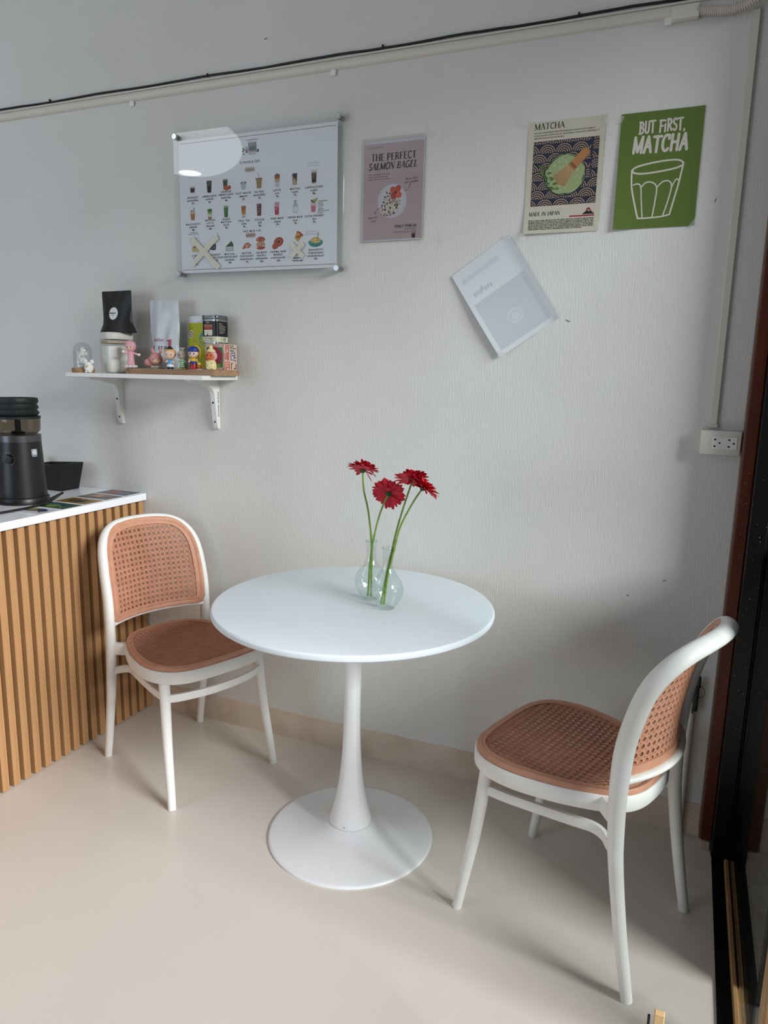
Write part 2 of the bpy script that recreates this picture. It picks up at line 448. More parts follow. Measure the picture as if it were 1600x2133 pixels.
# shopfront side: solid wall beyond the doorway and a lintel above it
mb = MB()
mb.box((0.31, -3.50, CEIL / 2), (0.12, 1.0, CEIL)); mb.box((0.31, -1.54, 2.80), (0.12, 2.92, 0.6))
struct('wall_right', mb, M_WALL)
struct('ground_outside', MB().box((1.60, -2.5, -0.065), (2.793, 6.0, 0.10)), M_GROUND)
# painted skirting along the back wall
mb = MB(); xs = [-1.96 + k * 0.04 for k in range(55)]; rnd = random.Random(4)
top = [0.105 + rnd.uniform(-0.0022, 0.0022) for _ in xs]; fr = [-0.0035 + rnd.uniform(-0.0008, 0.0008) for _ in xs]
vs = []; fs = []
for x, t, f in zip(xs, top, fr): vs += [(x, f - 0.001, 0.0), (x, f, t), (x, 0.001, t + 0.001)]
for i in range(len(xs) - 1):
    a = i * 3; fs += [(a, a + 3, a + 4, a + 1), (a + 1, a + 4, a + 5, a + 2)]
mb.add(vs, fs); struct('baseboard_back', mb, M_SKIRT, 30)

# ------------------------------------------------------------------ glazed door on the right
door = empty('door_1', (0.205, -0.06, 0), kind='structure')
def dpart(name, mb, m, smooth=0, label=None, parent=None):
    for i, v in enumerate(mb.v): mb.v[i] = (v[0] - 0.205, v[1] + 0.06, v[2])
    return mb.build(name, m, parent or door, smooth, label)
dpart('jamb', MB().rbox((0.1845, -0.0335, 1.26), (0.031, 0.066, 2.46), 0.002, 1), M_BROWN, label='dark brown timber door jamb')
dpart('jamb_edge', MB().box((0.1680, -0.0335, 1.26), (0.004, 0.060, 2.46)), M_EDGE)
dpart('stile', MB().rbox((0.2235, -0.052, 1.245), (0.046, 0.096, 2.49), 0.003, 1), M_BLACKP, label='black painted door stile')
dpart('floor_channel', MB().box((0.2195, -0.50, -0.004), (0.033, 0.80, 0.016)), M_BLACKP, label='black channel in the floor')
dpart('glazing_bead', MB().rbox((0.2418, -0.495, 0.010), (0.0115, 0.75, 0.020), 0.002, 1), M_BEAD, label='light timber bead below the glass')
dpart('pane', MB().box((0.2505, -0.475, 1.245), (0.004, 0.75, 2.47)), M_PANE, label='dark reflective glass')
dpart('packer', MB().rbox((0.1850, -0.060, 0.013), (0.028, 0.020, 0.026), 0.004, 2), mat('packer_foam', '#b9a594', 0.8), label='pale foam packer under the jamb')
rnd = random.Random(11); mb = MB()
for k in range(70):   # paint spatter on the dark timber
    if rnd.random() < 0.5: x, y = rnd.uniform(0.172, 0.198), -0.0668
    else: x, y = rnd.uniform(0.203, 0.243), -0.1002
    z = rnd.uniform(0.25, 1.15); r = rnd.uniform(0.0005, 0.0012)
    mb.add([(x - r, y, z), (x, y, z - r * 1.3), (x + r, y, z), (x, y, z + r * 1.3)], [(0, 1, 2, 3)])
dpart('paint_spatter', mb, pm('#b9aca2', 0.7))
mb = MB().rbox((0.2955, -0.88, 1.245), (0.077, 0.060, 2.49), 0.003, 1)
o = struct('trim_1', mb, M_POST)
# dark low wall standing outside the glass, and a dark pier added to keep the glass dark
struct('wall_low', MB().box((0.52, -0.315, 0.47), (0.50, 0.61, 0.94)), mat('outside_dark_paint', '#15120f', 0.7))
struct('ceiling_sky_blocker', MB().box((0.78, -1.6, 2.66), (0.80, 3.6, 0.05)), mat('sky_blocker_grey', '#4c4a47', 0.8))  # canopy added out of view to block steep sky light
struct('wall_dark_backing', MB().box((0.90, 0.04, 1.55), (1.28, 0.12, 3.1)), mat('outside_dark_paint', '#15120f', 0.7))

# ------------------------------------------------------------------ trunking, cable and flexible conduit high on the back wall
t = empty('cable_trunking', (-1.2, 0, 2.332), label='long white plastic trunking running across the top of the wall', cat='trunking')
def local(mb, o):
    for i, v in enumerate(mb.v): mb.v[i] = (v[0] - o[0], v[1] - o[1], v[2] - o[2])
    return mb
O = (-1.2, 0, 2.332)
mb = MB(); pts = []
for k in range(9):
    a = pi * k / 8; pts.append((-0.016 * sin(a) ** 0.7, 2.3465 - 0.0145 * cos(a)))
vs = []; fs = []
for x in (-4.58, -0.115):
    for y, z in pts: vs.append((x, y, z))
n = len(pts)
fs = [(i, i + 1, n + i + 1, n + i) for i in range(n - 1)] + [tuple(range(n)), tuple(range(n, 2 * n))]
mb.add(vs, fs); local(mb, O).build('channel', M_TRUNK, t, 50)
mb = MB().rbox((-0.083, -0.013, 2.336), (0.068, 0.026, 0.034), 0.004, 2); local(mb, O).build('end_coupling', M_TRUNK, t)
for x in (-3.1, -1.93, -1.12, -0.124):
    mb = MB().rbox((x, -0.004, 2.326), (0.020, 0.007, 0.020), 0.002, 1); local(mb, O).build('clip', M_WHITE, t)
mb = MB(); pth = []
rnd = random.Random(3)
for k in range(90):
    x = -4.55 + k * 0.0522; pth.append((x, -0.0045, 2.3745 + 0.0015 * sin(k * 0.7) + rnd.uniform(-0.0006, 0.0006)))
c = empty('black_cable', (-1.2, 0, 2.372), label='thin black cable stapled to the wall just above the trunking', cat='cable')
O = (-1.2, 0, 2.372)
mb.sweep(pth, 0.0036, 8); local(mb, O).build('cable', M_CABLE, c, 60)
for x in (-2.32, -1.6, -0.95, -0.36):
    mb = MB().rbox((x, -0.005, 2.3775), (0.005, 0.010, 0.012), 0.002, 1); local(mb, O).build('clip', M_CABLE, c)
mb = MB().band([(-4.55, -0.003, 2.3655), (-1.1, -0.003, 2.3655), (0.05, -0.003, 2.3655)], (0, 0, 1), 0.003, 0.0032)
mb.build('telephone_wire', M_TRUNK, None, 0, label='flat cream wire between the black cable and the trunking', cat='cable')
# corrugated hose leaving the coupling
ctrl = [(-0.052, -0.016, 2.338), (-0.02, -0.018, 2.330), (0.02, -0.022, 2.324), (0.06, -0.030, 2.327), (0.10, -0.045, 2.342), (0.14, -0.070, 2.366), (0.18, -0.10, 2.40)]
base = crom(ctrl, 30); pth = []; rad = []
for i, p in enumerate(base):
    pth.append(p); rad.append(0.0125 if i % 4 < 2 else 0.0100)
MB().sweep(pth, rad, 14).build('corrugated_conduit', M_FLEX, None, 25, label='beige corrugated hose curving out of the end of the trunking', cat='hose')
# vertical trunking down to the socket
t2 = empty('socket_trunking', (0.0875, 0, 1.262), label='narrow vertical trunking dropping from the ceiling line to the wall socket', cat='trunking')
MB().rbox((0, -0.006, 0.530), (0.020, 0.012, 1.060), 0.002, 1).build('channel', M_TRUNK, t2)
MB().rbox((0, -0.007, 0.003), (0.026, 0.014, 0.010), 0.002, 1).build('end_collar', M_TRUNK, t2)
s = empty('wall_socket', (0.110, 0, 1.186), label='white double power socket beside the brown door jamb', cat='socket')
MB().rbox((0, -0.017, 0.034), (0.104, 0.034, 0.068), 0.003, 2).build('box', mat('socket_plastic', '#d9d5cc', 0.4), s)
fp = MB().rbox((0.010, -0.0345, 0.034), (0.066, 0.003, 0.036), 0.0012, 1).build('faceplate', mat('faceplate_plastic', '#e6e3dd', 0.35), s)
for dx in (-0.012, 0.026):
    for dx2, dz, w, h, up in ((-0.006, 0.0085, 0.0030, 0.0028, 1), (-0.006, -0.0085, 0.0030, 0.0028, -1), (0.006, 0.0, 0.0027, 0.0027, 0)):
        x, z = 0.010 + dx * 0.95 - 0.007 + dx2, 0.034 + dz
        pts = [(w * cos(radians(a)), h * sin(radians(a)) * (1 if up == 0 else 1.3)) for a in range(0, 360, 30)]
        if up: pts = [(p, max(q, -0.0012) if up > 0 else min(q, 0.0012)) for p, q in pts]
        n = len(pts); vs = [(x + p, -0.0364, z + q) for p, q in pts] + [(x + p, -0.0358, z + q) for p, q in pts]
        MB().add(vs, [tuple(range(n)), tuple(range(2 * n - 1, n - 1, -1))] + [(i, (i + 1) % n, n + (i + 1) % n, n + i) for i in range(n)]).build('pin_hole', M_DARK, fp, 0)
# water pipe and valve low on the wall
wp = empty('water_pipe', (0.108, 0, 0), label='white water pipe with black and steel valve behind the right chair', cat='pipe')
MB().lathe([(0, 0), (0.0115, 0), (0.0115, 0.412), (0, 0.412)], (0, -0.014, 0), 16).build('pipe', M_WHITE, wp)
v = MB().lathe([(0, 0.408), (0.010, 0.408), (0.0102, 0.430), (0.0125, 0.432), (0.0125, 0.446), (0.0105, 0.450), (0.0105, 0.490), (0.008, 0.494), (0.008, 0.505), (0, 0.505)], (0.0, -0.020, 0), 16).build('valve_body', M_CHROME, wp)
mb = MB().rbox((0.012, -0.020, 0.455), (0.012, 0.020, 0.080), 0.004, 2); mb.rbox((0.016, -0.022, 0.508), (0.009, 0.014, 0.036), 0.003, 2)
mb.build('valve_lever', mat('black_handle', '#0d0d0e', 0.4), wp)
pth = [(0.018 + 0.016 * sin(pi * k / 10), -0.016, 0.474 + 0.018 * cos(pi * k / 10)) for k in range(11)]
MB().sweep(pth, 0.0007, 6).build('wire_loop', M_CABLE, wp)
# old marks in the plaster: short scratches and nail holes
for x, z, L, a in ((0.035, 1.868, 0.010, 1.4), (-1.37, 2.46, 0.012, 0.3), (-0.335, 1.556, 0.014, -0.3), (0.0, 0.80, 0.008, 0.5), (-0.10, 0.74, 0.006, 0.1), (-1.95, 1.45, 0.004, 1.0)):
    pts = [(x + L * (k / 5 - 0.5) * cos(a), -0.0006, z + L * (k / 5 - 0.5) * sin(a) + 0.0012 * sin(k * 1.3)) for k in range(6)]
    MB().sweep(pts, 0.0009, 6).build('scratch', mat('scratch', '#6a655e', 0.9), WALL_BACK, 0)

# ------------------------------------------------------------------ paper lantern hanging over the counter side (out of the frame; it shows as a glow in the menu's acrylic)
M_LANTERN = mat('lantern_paper', '#f4f4f2', 0.7)
_n, _l, _b = nodes(M_LANTERN); _b.inputs['Emission Color'].default_value = (0.93, 0.97, 1.0, 1); _b.inputs['Emission Strength'].default_value = 2.9
ln = empty('paper_lantern', (-3.17, -2.0, 2.66), label='round ribbed paper lantern mirrored in the acrylic menu board', cat='lamp')
prof = []
for k in range(37):
    a = -pi / 2 * 0.86 + (pi * 0.86) * k / 36; rr = 1.0 + (0.012 if k % 2 else -0.012)
    prof.append((0.34 * cos(a) * rr, 0.17 + 0.17 * sin(a) / sin(pi / 2 * 0.86) * 0.98))
MB().lathe(prof, n=48).build('shade', M_LANTERN, ln, 30)
MB().lathe([(0, 0.332), (0.0035, 0.332), (0.0035, 0.425), (0.045, 0.428), (0.045, 0.4395), (0, 0.4395)], n=20).build('cord', M_WHITE, ln, 30)

# ================================================================== chairs
M_CHW = mat('chair_white', '#e9e8e4', 0.38)
add_noise(M_CHW, (7, 7, 7), 4, 1.0, c1='#e4e2dd', c2='#ecebe8', rough=(0.32, 0.46))
M_CANE = mat('chair_terracotta', '#c18b70', 0.5)
add_noise(M_CANE, (30, 30, 30), 3, 1.0, c1='#bd866b', c2='#c69076', bump=0.05, dist=0.001)
YB = [(0.30, -0.176), (0.36, -0.171), (0.45, -0.1665), (0.50, -0.166), (0.60, -0.171), (0.67, -0.185), (0.745, -0.204), (0.80, -0.229), (0.845, -0.254), (0.87, -0.27)]
def bulge(x, z):
    b = interp([(0.50, 0.058), (0.60, 0.055), (0.70, 0.050), (0.80, 0.045), (0.85, 0.042)], z)
    return b * max(0.0, 1 - (x / 0.19) ** 2)
def ybs(z):   # smoothed profile of the back
    return sum(interp(YB, z + d) for d in (-0.03, -0.015, 0, 0.015, 0.03)) / 5
def S_back(x, z, o=0.0):
    def P(a, b): return Vector((a, ybs(b) - bulge(a, b), b))
    p = P(x, z); e = 0.002
    n = (P(x, z + e) - p).cross(P(x + e, z) - p).normalized()
    if n.y < 0: n = -n
    return p + n * o
def seat_z(x, y): return 0.461 - 0.010 * max(0, 1 - (x / 0.2) ** 2) * max(0, 1 - ((y - 0.02) / 0.21) ** 2) - 0.010 * max(0, (y - 0.19) / 0.06) ** 2
def S_seat(x, y, o=0.0):
    def P(a, b): return Vector((a, b, seat_z(a, b)))
    p = P(x, y); e = 0.002
    n = (P(x + e, y) - p).cross(P(x, y + e) - p).normalized()
    return p + n * o
def ring_panel(S, outer, widths, thick, rnd_edge=0.003):
    """solid border between an outline and its inset, following surface S"""
    n = len(outer); mb = MB()
    prof = [(0.0, -thick), (0.0, thick - rnd_edge), (0.0025, thick), (0.45, thick + 0.0004), (0.55, thick - 0.0012), (0.65, thick + 0.0002), (1.0, thick - 0.0005), (1.0, -thick)]
    inn = inset(outer, widths)
    vs = []; fs = []
    for i in range(n):
        for u, o in prof:
            uu = u if u in (0.0, 1.0) or u > 0.01 else 0.08
            x = outer[i][0] + (inn[i][0] - outer[i][0]) * uu; y = outer[i][1] + (inn[i][1] - outer[i][1]) * uu
            vs.append(S(x, y, o)[:])
    m = len(prof)
    for i in range(n):
        j = (i + 1) % n
        for k in range(m):
            k2 = (k + 1) % m; fs.append((i * m + k, i * m + k2, j * m + k2, j * m + k))
    return mb.add(vs, fs), inn
def cane_plate(S, inn, pitch, thick, cx=0.0, cy=0.0, pins_on=True):
    """perforated sheet: octagonal holes in a grid with pin holes between them"""
    mb = MB(); xs = [p[0] for p in inn]; ys = [p[1] for p in inn]
    clip = inset(inn, -0.004)
    N = 10; q = pitch / N
    i0 = int(math.floor((min(xs) - cx) / pitch)) - 1; i1 = int(math.ceil((max(xs) - cx) / pitch)) + 1
    j0 = int(math.floor((min(ys) - cy) / pitch)) - 1; j1 = int(math.ceil((max(ys) - cy) / pitch)) + 1
    vid = {}; top = []; faces = []
    def V(a, b):
        k = (a, b)
        if k not in vid: vid[k] = len(top); top.append((cx + a * q, cy + b * q))
        return vid[k]
    pins = {(0, 0), (0, 3), (0, 6), (3, 0), (6, 0), (9, 9), (9, 1), (1, 9)} if pins_on else set()
    cut = {(2, 2): None, (3, 2): 2, (2, 3): 2, (7, 2): None, (6, 2): 3, (7, 3): 3, (7, 7): None, (7, 6): 0, (6, 7): 0, (2, 7): None, (3, 7): 1, (2, 6): 1}
    for i in range(i0, i1):
        for j in range(j0, j1):
            for a in range(N):
                for b in range(N):
                    hole = 2 <= a <= 7 and 2 <= b <= 7
                    if hole and (a, b) not in cut: continue
                    if (a, b) in pins: continue
                    ga, gb = i * N + a, j * N + b
                    if not inside(clip, cx + (ga + .5) * q, cy + (gb + .5) * q): continue
                    c = [(ga, gb), (ga + 1, gb), (ga + 1, gb + 1), (ga, gb + 1)]
                    if hole and cut[(a, b)] is not None: c = [p for k, p in enumerate(c) if k != cut[(a, b)]]
                    faces.append(tuple(V(*p) for p in c))
    n = len(top); vs = [S(x, y, thick)[:] for x, y in top] + [S(x, y, -thick)[:] for x, y in top]
    edges = {}
    for f in faces:
        for k in range(len(f)): edges[(f[k], f[(k + 1) % len(f)])] = 1
    fs = list(faces) + [tuple(n + v for v in reversed(f)) for f in faces]
    for (a, b) in edges:
        if (b, a) not in edges: fs.append((b, a, n + a, n + b))
    return mb.add(vs, fs)
def cane_strands(S, inn, pitch, base, cx=0.0, cy=0.0, w=0.0011, h=0.0011):
    """raised woven strands over the sheet: paired uprights, paired rails and crossing diagonals"""
    mb = MB(); xs = [p[0] for p in inn]; ys = [p[1] for p in inn]
    x0, x1, y0, y1 = min(xs), max(xs), min(ys), max(ys)
    def strand(p, d, L, phase, amp):
        n = int(L / (pitch / 2.5)); run = []
        def flush():
            if len(run) > 1:
                vs = []; fs = []
                for (x, y, o) in run:
                    for s_, oo in ((-1, 0), (0, h), (1, 0)):
                        vs.append(S(x - d[1] * w * s_, y + d[0] * w * s_, base + o + oo)[:])
                for i in range(len(run) - 1):
                    a = i * 3; fs.extend([(a, a + 3, a + 4, a + 1), (a + 1, a + 4, a + 5, a + 2)])
                mb.add(vs, fs)
            run.clear()
        for k in range(n + 1):
            x = p[0] + d[0] * L * k / n; y = p[1] + d[1] * L * k / n
            if inside(inn, x, y): run.append((x, y, amp * (0.5 + 0.5 * sin(phase + k * 2.5132))))
            else: flush()
        flush()
    i0 = int((x0 - cx) / pitch) - 2; i1 = int((x1 - cx) / pitch) + 2
    j0 = int((y0 - cy) / pitch) - 2; j1 = int((y1 - cy) / pitch) + 2
    for i in range(i0, i1 + 1):
        for s_ in (-1, 1): strand((cx + i * pitch + s_ * pitch * 0.115, y0), (0, 1), y1 - y0, i * pi + s_, 0.0006)
    for j in range(j0, j1 + 1):
        for s_ in (-1, 1): strand((x0, cy + j * pitch + s_ * pitch * 0.115), (1, 0), x1 - x0, j * pi + s_ + 1.5, 0.0006)
    r = sqrt(.5); L = (y1 - y0) * 1.4143
    span = int((y1 - y0) / pitch) + 2
    for i in range(i0 - span, i1 + span):
        xb = cx + i * pitch + (y0 - (cy + j0 * pitch)); strand((xb, y0), (r, r), L, i, 0.0010)
        xb = cx + i * pitch - (y0 - (cy + j0 * pitch)); strand((xb, y0), (-r, r), L, i + 2, 0.0010)
    return mb
def make_chair():
    root = empty('cane_chair')
    # frame of the back: both uprights and the rounded top in one bent tube
    half = [(0.190, 0.345), (0.190, 0.42), (0.190, 0.50), (0.190, 0.58), (0.189, 0.65), (0.186, 0.71), (0.178, 0.762), (0.158, 0.803), (0.125, 0.829), (0.075, 0.8415), (0.0, 0.8450)]
    path2 = [(x, z) for x, z in half] + [(-x, z) for x, z in reversed(half[:-1])]
    p2 = crom([Vector((x, z)) for x, z in path2], 5)
    pts = []; ref = []; rad = []
    for v in p2:
        c = S_back(v.x, v.y) if v.y > 0.5 else Vector((v.x, ybs(v.y), v.y))
        n = S_back(v.x * 0.98, max(v.y, 0.40), 1.0) - S_back(v.x * 0.98, max(v.y, 0.40), 0.0)
        n = Vector((0, n.y, n.z)).normalized()
        pts.append(c); ref.append(n)
        d = interp([(0.345, 0.0175), (0.46, 0.0200), (0.56, 0.0225), (0.80, 0.0215), (0.85, 0.0205)], v.y)
        a = interp([(0.345, 0.0170), (0.50, 0.0165), (0.80, 0.0160)], v.y)
        rad.append((a, d))
    MB().sweep(pts, rad, 16, ref=ref).build('back_frame', M_CHW, root, 60)
    # legs
    for sx in (-1, 1):
        pr = crom([(sx * 0.192, -0.2285, 0.0), (sx * 0.191, -0.215, 0.07), (sx * 0.191, -0.202, 0.14), (sx * 0.190, -0.189, 0.22), (sx * 0.190, -0.179, 0.29), (sx * 0.190, ybs(0.345), 0.346)], 4)
        MB().sweep(pr, [0.0132 + 0.0042 * k / (len(pr) - 1) for k in range(len(pr))], 16, ref=(0, 1, 0)).build('leg', M_CHW, root, 60)
        pf = crom([(sx * 0.204, 0.232, 0.0), (sx * 0.200, 0.221, 0.07), (sx * 0.196, 0.209, 0.14), (sx * 0.191, 0.196, 0.22), (sx * 0.187, 0.186, 0.30), (sx * 0.184, 0.178, 0.37), (sx * 0.182, 0.172, 0.43)], 4)
        MB().sweep(pf, [0.0130 + 0.0050 * k / (len(pf) - 1) for k in range(len(pf))], 16, ref=(0, 1, 0)).build('leg', M_CHW, root, 60)
    # seat ring with the two short arms to the uprights
    hs = [(0.0, 0.247), (0.08, 0.2445), (0.14, 0.233), (0.185, 0.203), (0.211, 0.155), (0.2185, 0.10), (0.212, 0.04), (0.195, -0.03), (0.172, -0.09), (0.149, -0.135), (0.115, -0.170), (0.068, -0.188), (0.0, -0.193)]
    so = [tuple(v) for v in crom([Vector(p) for p in hs + [(-x, y) for x, y in reversed(hs[1:-1])]], 4, closed=True)]
    mid = inset(so, 0.009)
    mb = MB().band([(x, y, 0.4325) for x, y in mid], (0, 0, 1), 0.0125, 0.0205, closed=True)
    for sx in (-1, 1):
        mb.band(crom([(sx * 0.186, -0.166, 0.430), (sx * 0.170, -0.143, 0.430), (sx * 0.150, -0.120, 0.431)], 4), (0, 0, 1), 0.012, 0.020)
    mb.build('seat_frame', M_CHW, root, 50)
    # stretcher hoop under the seat: two sides and the bowed front
    for sx in (-1, 1):
        MB().band(crom([(sx * 0.190, -0.172, 0.346), (sx * 0.176, -0.150, 0.352), (sx * 0.158, -0.128, 0.358), (sx * 0.152, -0.098, 0.361), (sx * 0.160, -0.050, 0.361), (sx * 0.174, 0.04, 0.361), (sx * 0.183, 0.12, 0.360), (sx * 0.185, 0.178, 0.360)], 4), (0, 0, 1), 0.0065, 0.0125).build('side_stretcher', M_CHW, root, 50)
    MB().band(crom([(0.185, 0.183, 0.358), (0.150, 0.204, 0.359), (0.08, 0.224, 0.360), (0, 0.230, 0.360), (-0.08, 0.224, 0.360), (-0.150, 0.204, 0.359), (-0.185, 0.183, 0.358)], 4), (0, 0, 1), 0.0065, 0.0125).build('front_stretcher', M_CHW, root, 50)
    # terracotta seat: border, perforated sheet and woven strands
    seat, inn = ring_panel(S_seat, inset(so, 0.002), 0.021, 0.0065)
    so_ = seat.build('seat', M_CANE, root, 45)
    cane_plate(S_seat, inn, 0.0172, 0.0014, 0, 0.0).build('cane_sheet', M_CANE, so_, 0)
    cane_strands(S_seat, inn, 0.0172, 0.0014, 0, 0.0, 0.0008, 0.0016).build('cane_weave', M_CANE, so_, 0)
    # terracotta back panel
    inner = [v for v in p2 if v.y > 0.535]
    outer = [(v.x * 1.0 + (0.003 if v.x > 0 else -0.003) * min(1, abs(v.x) / 0.1), v.y + 0.003 * max(0, (v.y - 0.8) / 0.045)) for v in inner]
    outer = outer + [(-0.180, 0.522), (-0.165, 0.517), (-0.12, 0.517), (-0.06, 0.517), (0, 0.517), (0.06, 0.517), (0.12, 0.517), (0.165, 0.517), (0.180, 0.522)]
    S2 = lambda x, z, o: S_back(x, z, o + 0.0145)
    back, binn = ring_panel(S2, outer, 0.0285, 0.0065)
    bo = back.build('backrest', M_CANE, root, 45)
    cane_plate(S2, binn, 0.0184, 0.0010, 0.0092, 0.52).build('cane_sheet', M_CANE, bo, 0)
    cane_strands(S2, binn, 0.0184, 0.0010, 0.0092, 0.52, 0.0007, 0.0009).build('cane_weave', M_CANE, bo, 0)
    # white rail along the foot of the back panel
    rail = [S_back(x, 0.516, 0.006) for x in [-0.188 + 0.0188 * k for k in range(21)]]
    mb = MB().sweep(rail, [(0.0085 + 0.010 * max(0, abs(p.x) / 0.19 - 0.75), 0.0125) for p in rail], 10, ref=(0, 1, 0))
    mb.build('lower_rail', M_CHW, root, 50)
    return root
def place(o, x, y, heading, label, group='white chairs with terracotta cane seats'):
    """heading: direction the sitter faces, degrees from +x"""
    o.location = (x, y, 0); o.rotation_euler = (0, 0, radians(heading - 90)); tag(o, label, 'chair', group)
chairA = make_chair()
chairB = copy_tree(chairA)
place(chairA, -1.537, -0.298, -20.6, 'white plastic chair with terracotta cane seat and back beside the slatted counter')
place(chairB, -0.1448, -0.4815, 162.4, 'white plastic chair with terracotta cane seat and back beside the dark door')

# ================================================================== pedestal table
M_TABLE = mat('table_lacquer', '#dde5eb', 0.42)
add_noise(M_TABLE, (90, 90, 90), 2, 1.0, bump=0.03, dist=0.0006)
M_PED = mat('pedestal_enamel', '#e4e5e6', 0.22, coat=0.3)
tb = empty('round_table', (-0.820, -0.440, 0), label='round white pedestal table with a trumpet foot between the two chairs', cat='table')
R = 0.404
MB().lathe([(0, 0.716), (R - 0.030, 0.716), (R - 0.008, 0.7185), (R - 0.0015, 0.7235), (R, 0.7290), (R - 0.001, 0.7345), (R - 0.0045, 0.7385), (R - 0.010, 0.7400), (0, 0.7400)], n=128).build('table_top', M_TABLE, tb, 30)
prof = [(0.0, 0.712), (0.16, 0.712), (0.16, 0.706), (0.034, 0.700), (0.0305, 0.66), (0.0285, 0.60), (0.0268, 0.54), (0.0255, 0.48), (0.0250, 0.42), (0.0252, 0.36), (0.0270, 0.30), (0.0300, 0.25), (0.0345, 0.20), (0.0410, 0.155), (0.0490, 0.115), (0.0575, 0.082), (0.0640, 0.060), (0.0668, 0.052), (0.0660, 0.0500)]
MB().lathe(prof, n=64).build('stem', M_PED, tb, 50)
ft = MB().lathe([(0.0, 0.0495), (0.0655, 0.0495), (0.0700, 0.0475), (0.078, 0.0420), (0.092, 0.0345), (0.115, 0.0270), (0.150, 0.0195), (0.190, 0.0135), (0.225, 0.0095), (0.243, 0.0075), (0.2490, 0.0062), (0.2510, 0.0040), (0.2505, 0.0), (0, 0)], n=128).build('foot', M_PED, tb, 50)
MB().ico((0.010, -0.0655, 0.060), 0.0016, 1).build('set_screw', M_DARK, tb)

# ================================================================== vases and gerberas
M_GLASS = thin_clear('clear_glass', '#f7fbf9', 1.75, 0.015)
def vase(name, loc, tw, label):
    v = empty(name, loc, tw, label, 'vase', 'glass bud vases on the table')
    body = [(0.0205, 0.0), (0.0235, 0.004), (0.0310, 0.015), (0.0390, 0.028), (0.0440, 0.040), (0.0460, 0.052), (0.0450, 0.064), (0.0415, 0.075), (0.0355, 0.085), (0.0280, 0.0955), (0.0210, 0.1065), (0.0165, 0.118), (0.0140, 0.130), (0.0132, 0.145), (0.0138, 0.158), (0.0155, 0.1690), (0.0172, 0.1745)]
    outp = [(0.0, 0.0)] + body + [(0.0165, 0.1758)]
    inp = [(0.0150, 0.1750)] + [(r - 0.0020, z) for r, z in reversed(body[2:-1])] + [(0.0225, 0.009), (0.0, 0.0075)]
    n = 48; mb = MB(); vs = []; rows = []
    for k, (r, z) in enumerate(outp):
        if r < 1e-6: rows.append([len(vs)]); vs.append((0, 0, z)); continue
        ids = []
        for i in range(n):
            a = 2 * pi * i / n
            rr = r
            if k < len(outp) and 0.018 < z < 0.11:   # soft spiral fluting blown into the body
                rr = r * (1 + 0.022 * sin(7 * a + z * 52) * min(1, (z - 0.018) / 0.02) * min(1, (0.11 - z) / 0.03))
            ids.append(len(vs)); vs.append((rr * cos(a), rr * sin(a), z))
        rows.append(ids)
    fs = []
    for a, b in zip(rows, rows[1:]):
        for i in range(n):
            j = (i + 1) % n
            if len(a) == 1: fs.append((a[0], b[j], b[i]))
            elif len(b) == 1: fs.append((a[i], a[j], b[0]))
            else: fs.append((a[i], a[j], b[j], b[i]))
    mb.add(vs, fs).build('glass_body', M_GLASS, v, 80)
    ring = MB().lathe([(0.0158 + 0.0016 * cos(t), 0.1750 + 0.0016 * sin(t)) for t in [2 * pi * k / 8 for k in range(8)]], n=32, close=True)
    ring.build('lip', M_GLASS, v, 80)
    return v
vase('bud_vase', (-0.714, -0.446, 0.7402), 0.3, 'clear glass bud vase standing nearer, on the right of the pair')
vase('bud_vase', (-0.790, -0.388, 0.7402), 1.1, 'clear glass bud vase standing behind, on the left of the pair')
M_STEM = mat('flower_stem', '#7b9a3c', 0.5)
add_noise(M_STEM, (40, 40, 12), 3, 1.0, c1='#6c8d35', c2='#8aa94a', bump=0.2, dist=0.001)
M_PETAL = mat('gerbera_petal', '#c00f26', 0.55)
add_noise(M_PETAL, (60, 60, 60), 3, 1.0, c1='#ad0a20', c2='#cf1730')
M_PETAL2 = mat('gerbera_petal_light', '#d22136', 0.55)
M_CALYX = mat('flower_calyx', '#35502c', 0.6)
def petal_mesh(L, W, droop, curl, seed):
    rnd = random.Random(seed); vs = []; fs = []
    prof = [(0.0, 0.22), (0.18, 0.55), (0.40, 0.88), (0.62, 1.0), (0.82, 0.86), (0.94, 0.52), (1.0, 0.10)]
    for u, wv in prof:
        for k in (-1, 0, 1):
            z = curl * L * u * u - droop * L * u ** 3 - (0.0 if k == 0 else -0.10 * W * wv)
            vs.append((L * u, W * wv * 0.5 * k, z))
    for i in range(len(prof) - 1):
        for k in range(2):
            a = i * 3 + k; fs.append((a, a + 3, a + 4, a + 1))
    mb = MB().add(vs, fs)
    return mb.mesh('petal', M_PETAL if seed % 4 else M_PETAL2, 60)
PETALS = [petal_mesh(0.042, 0.0125, d, c, i) for i, (d, c) in enumerate(((0.10, 0.14), (0.16, 0.10), (0.05, 0.18), (0.22, 0.12), (0.12, 0.24), (0.05, 0.22)))]
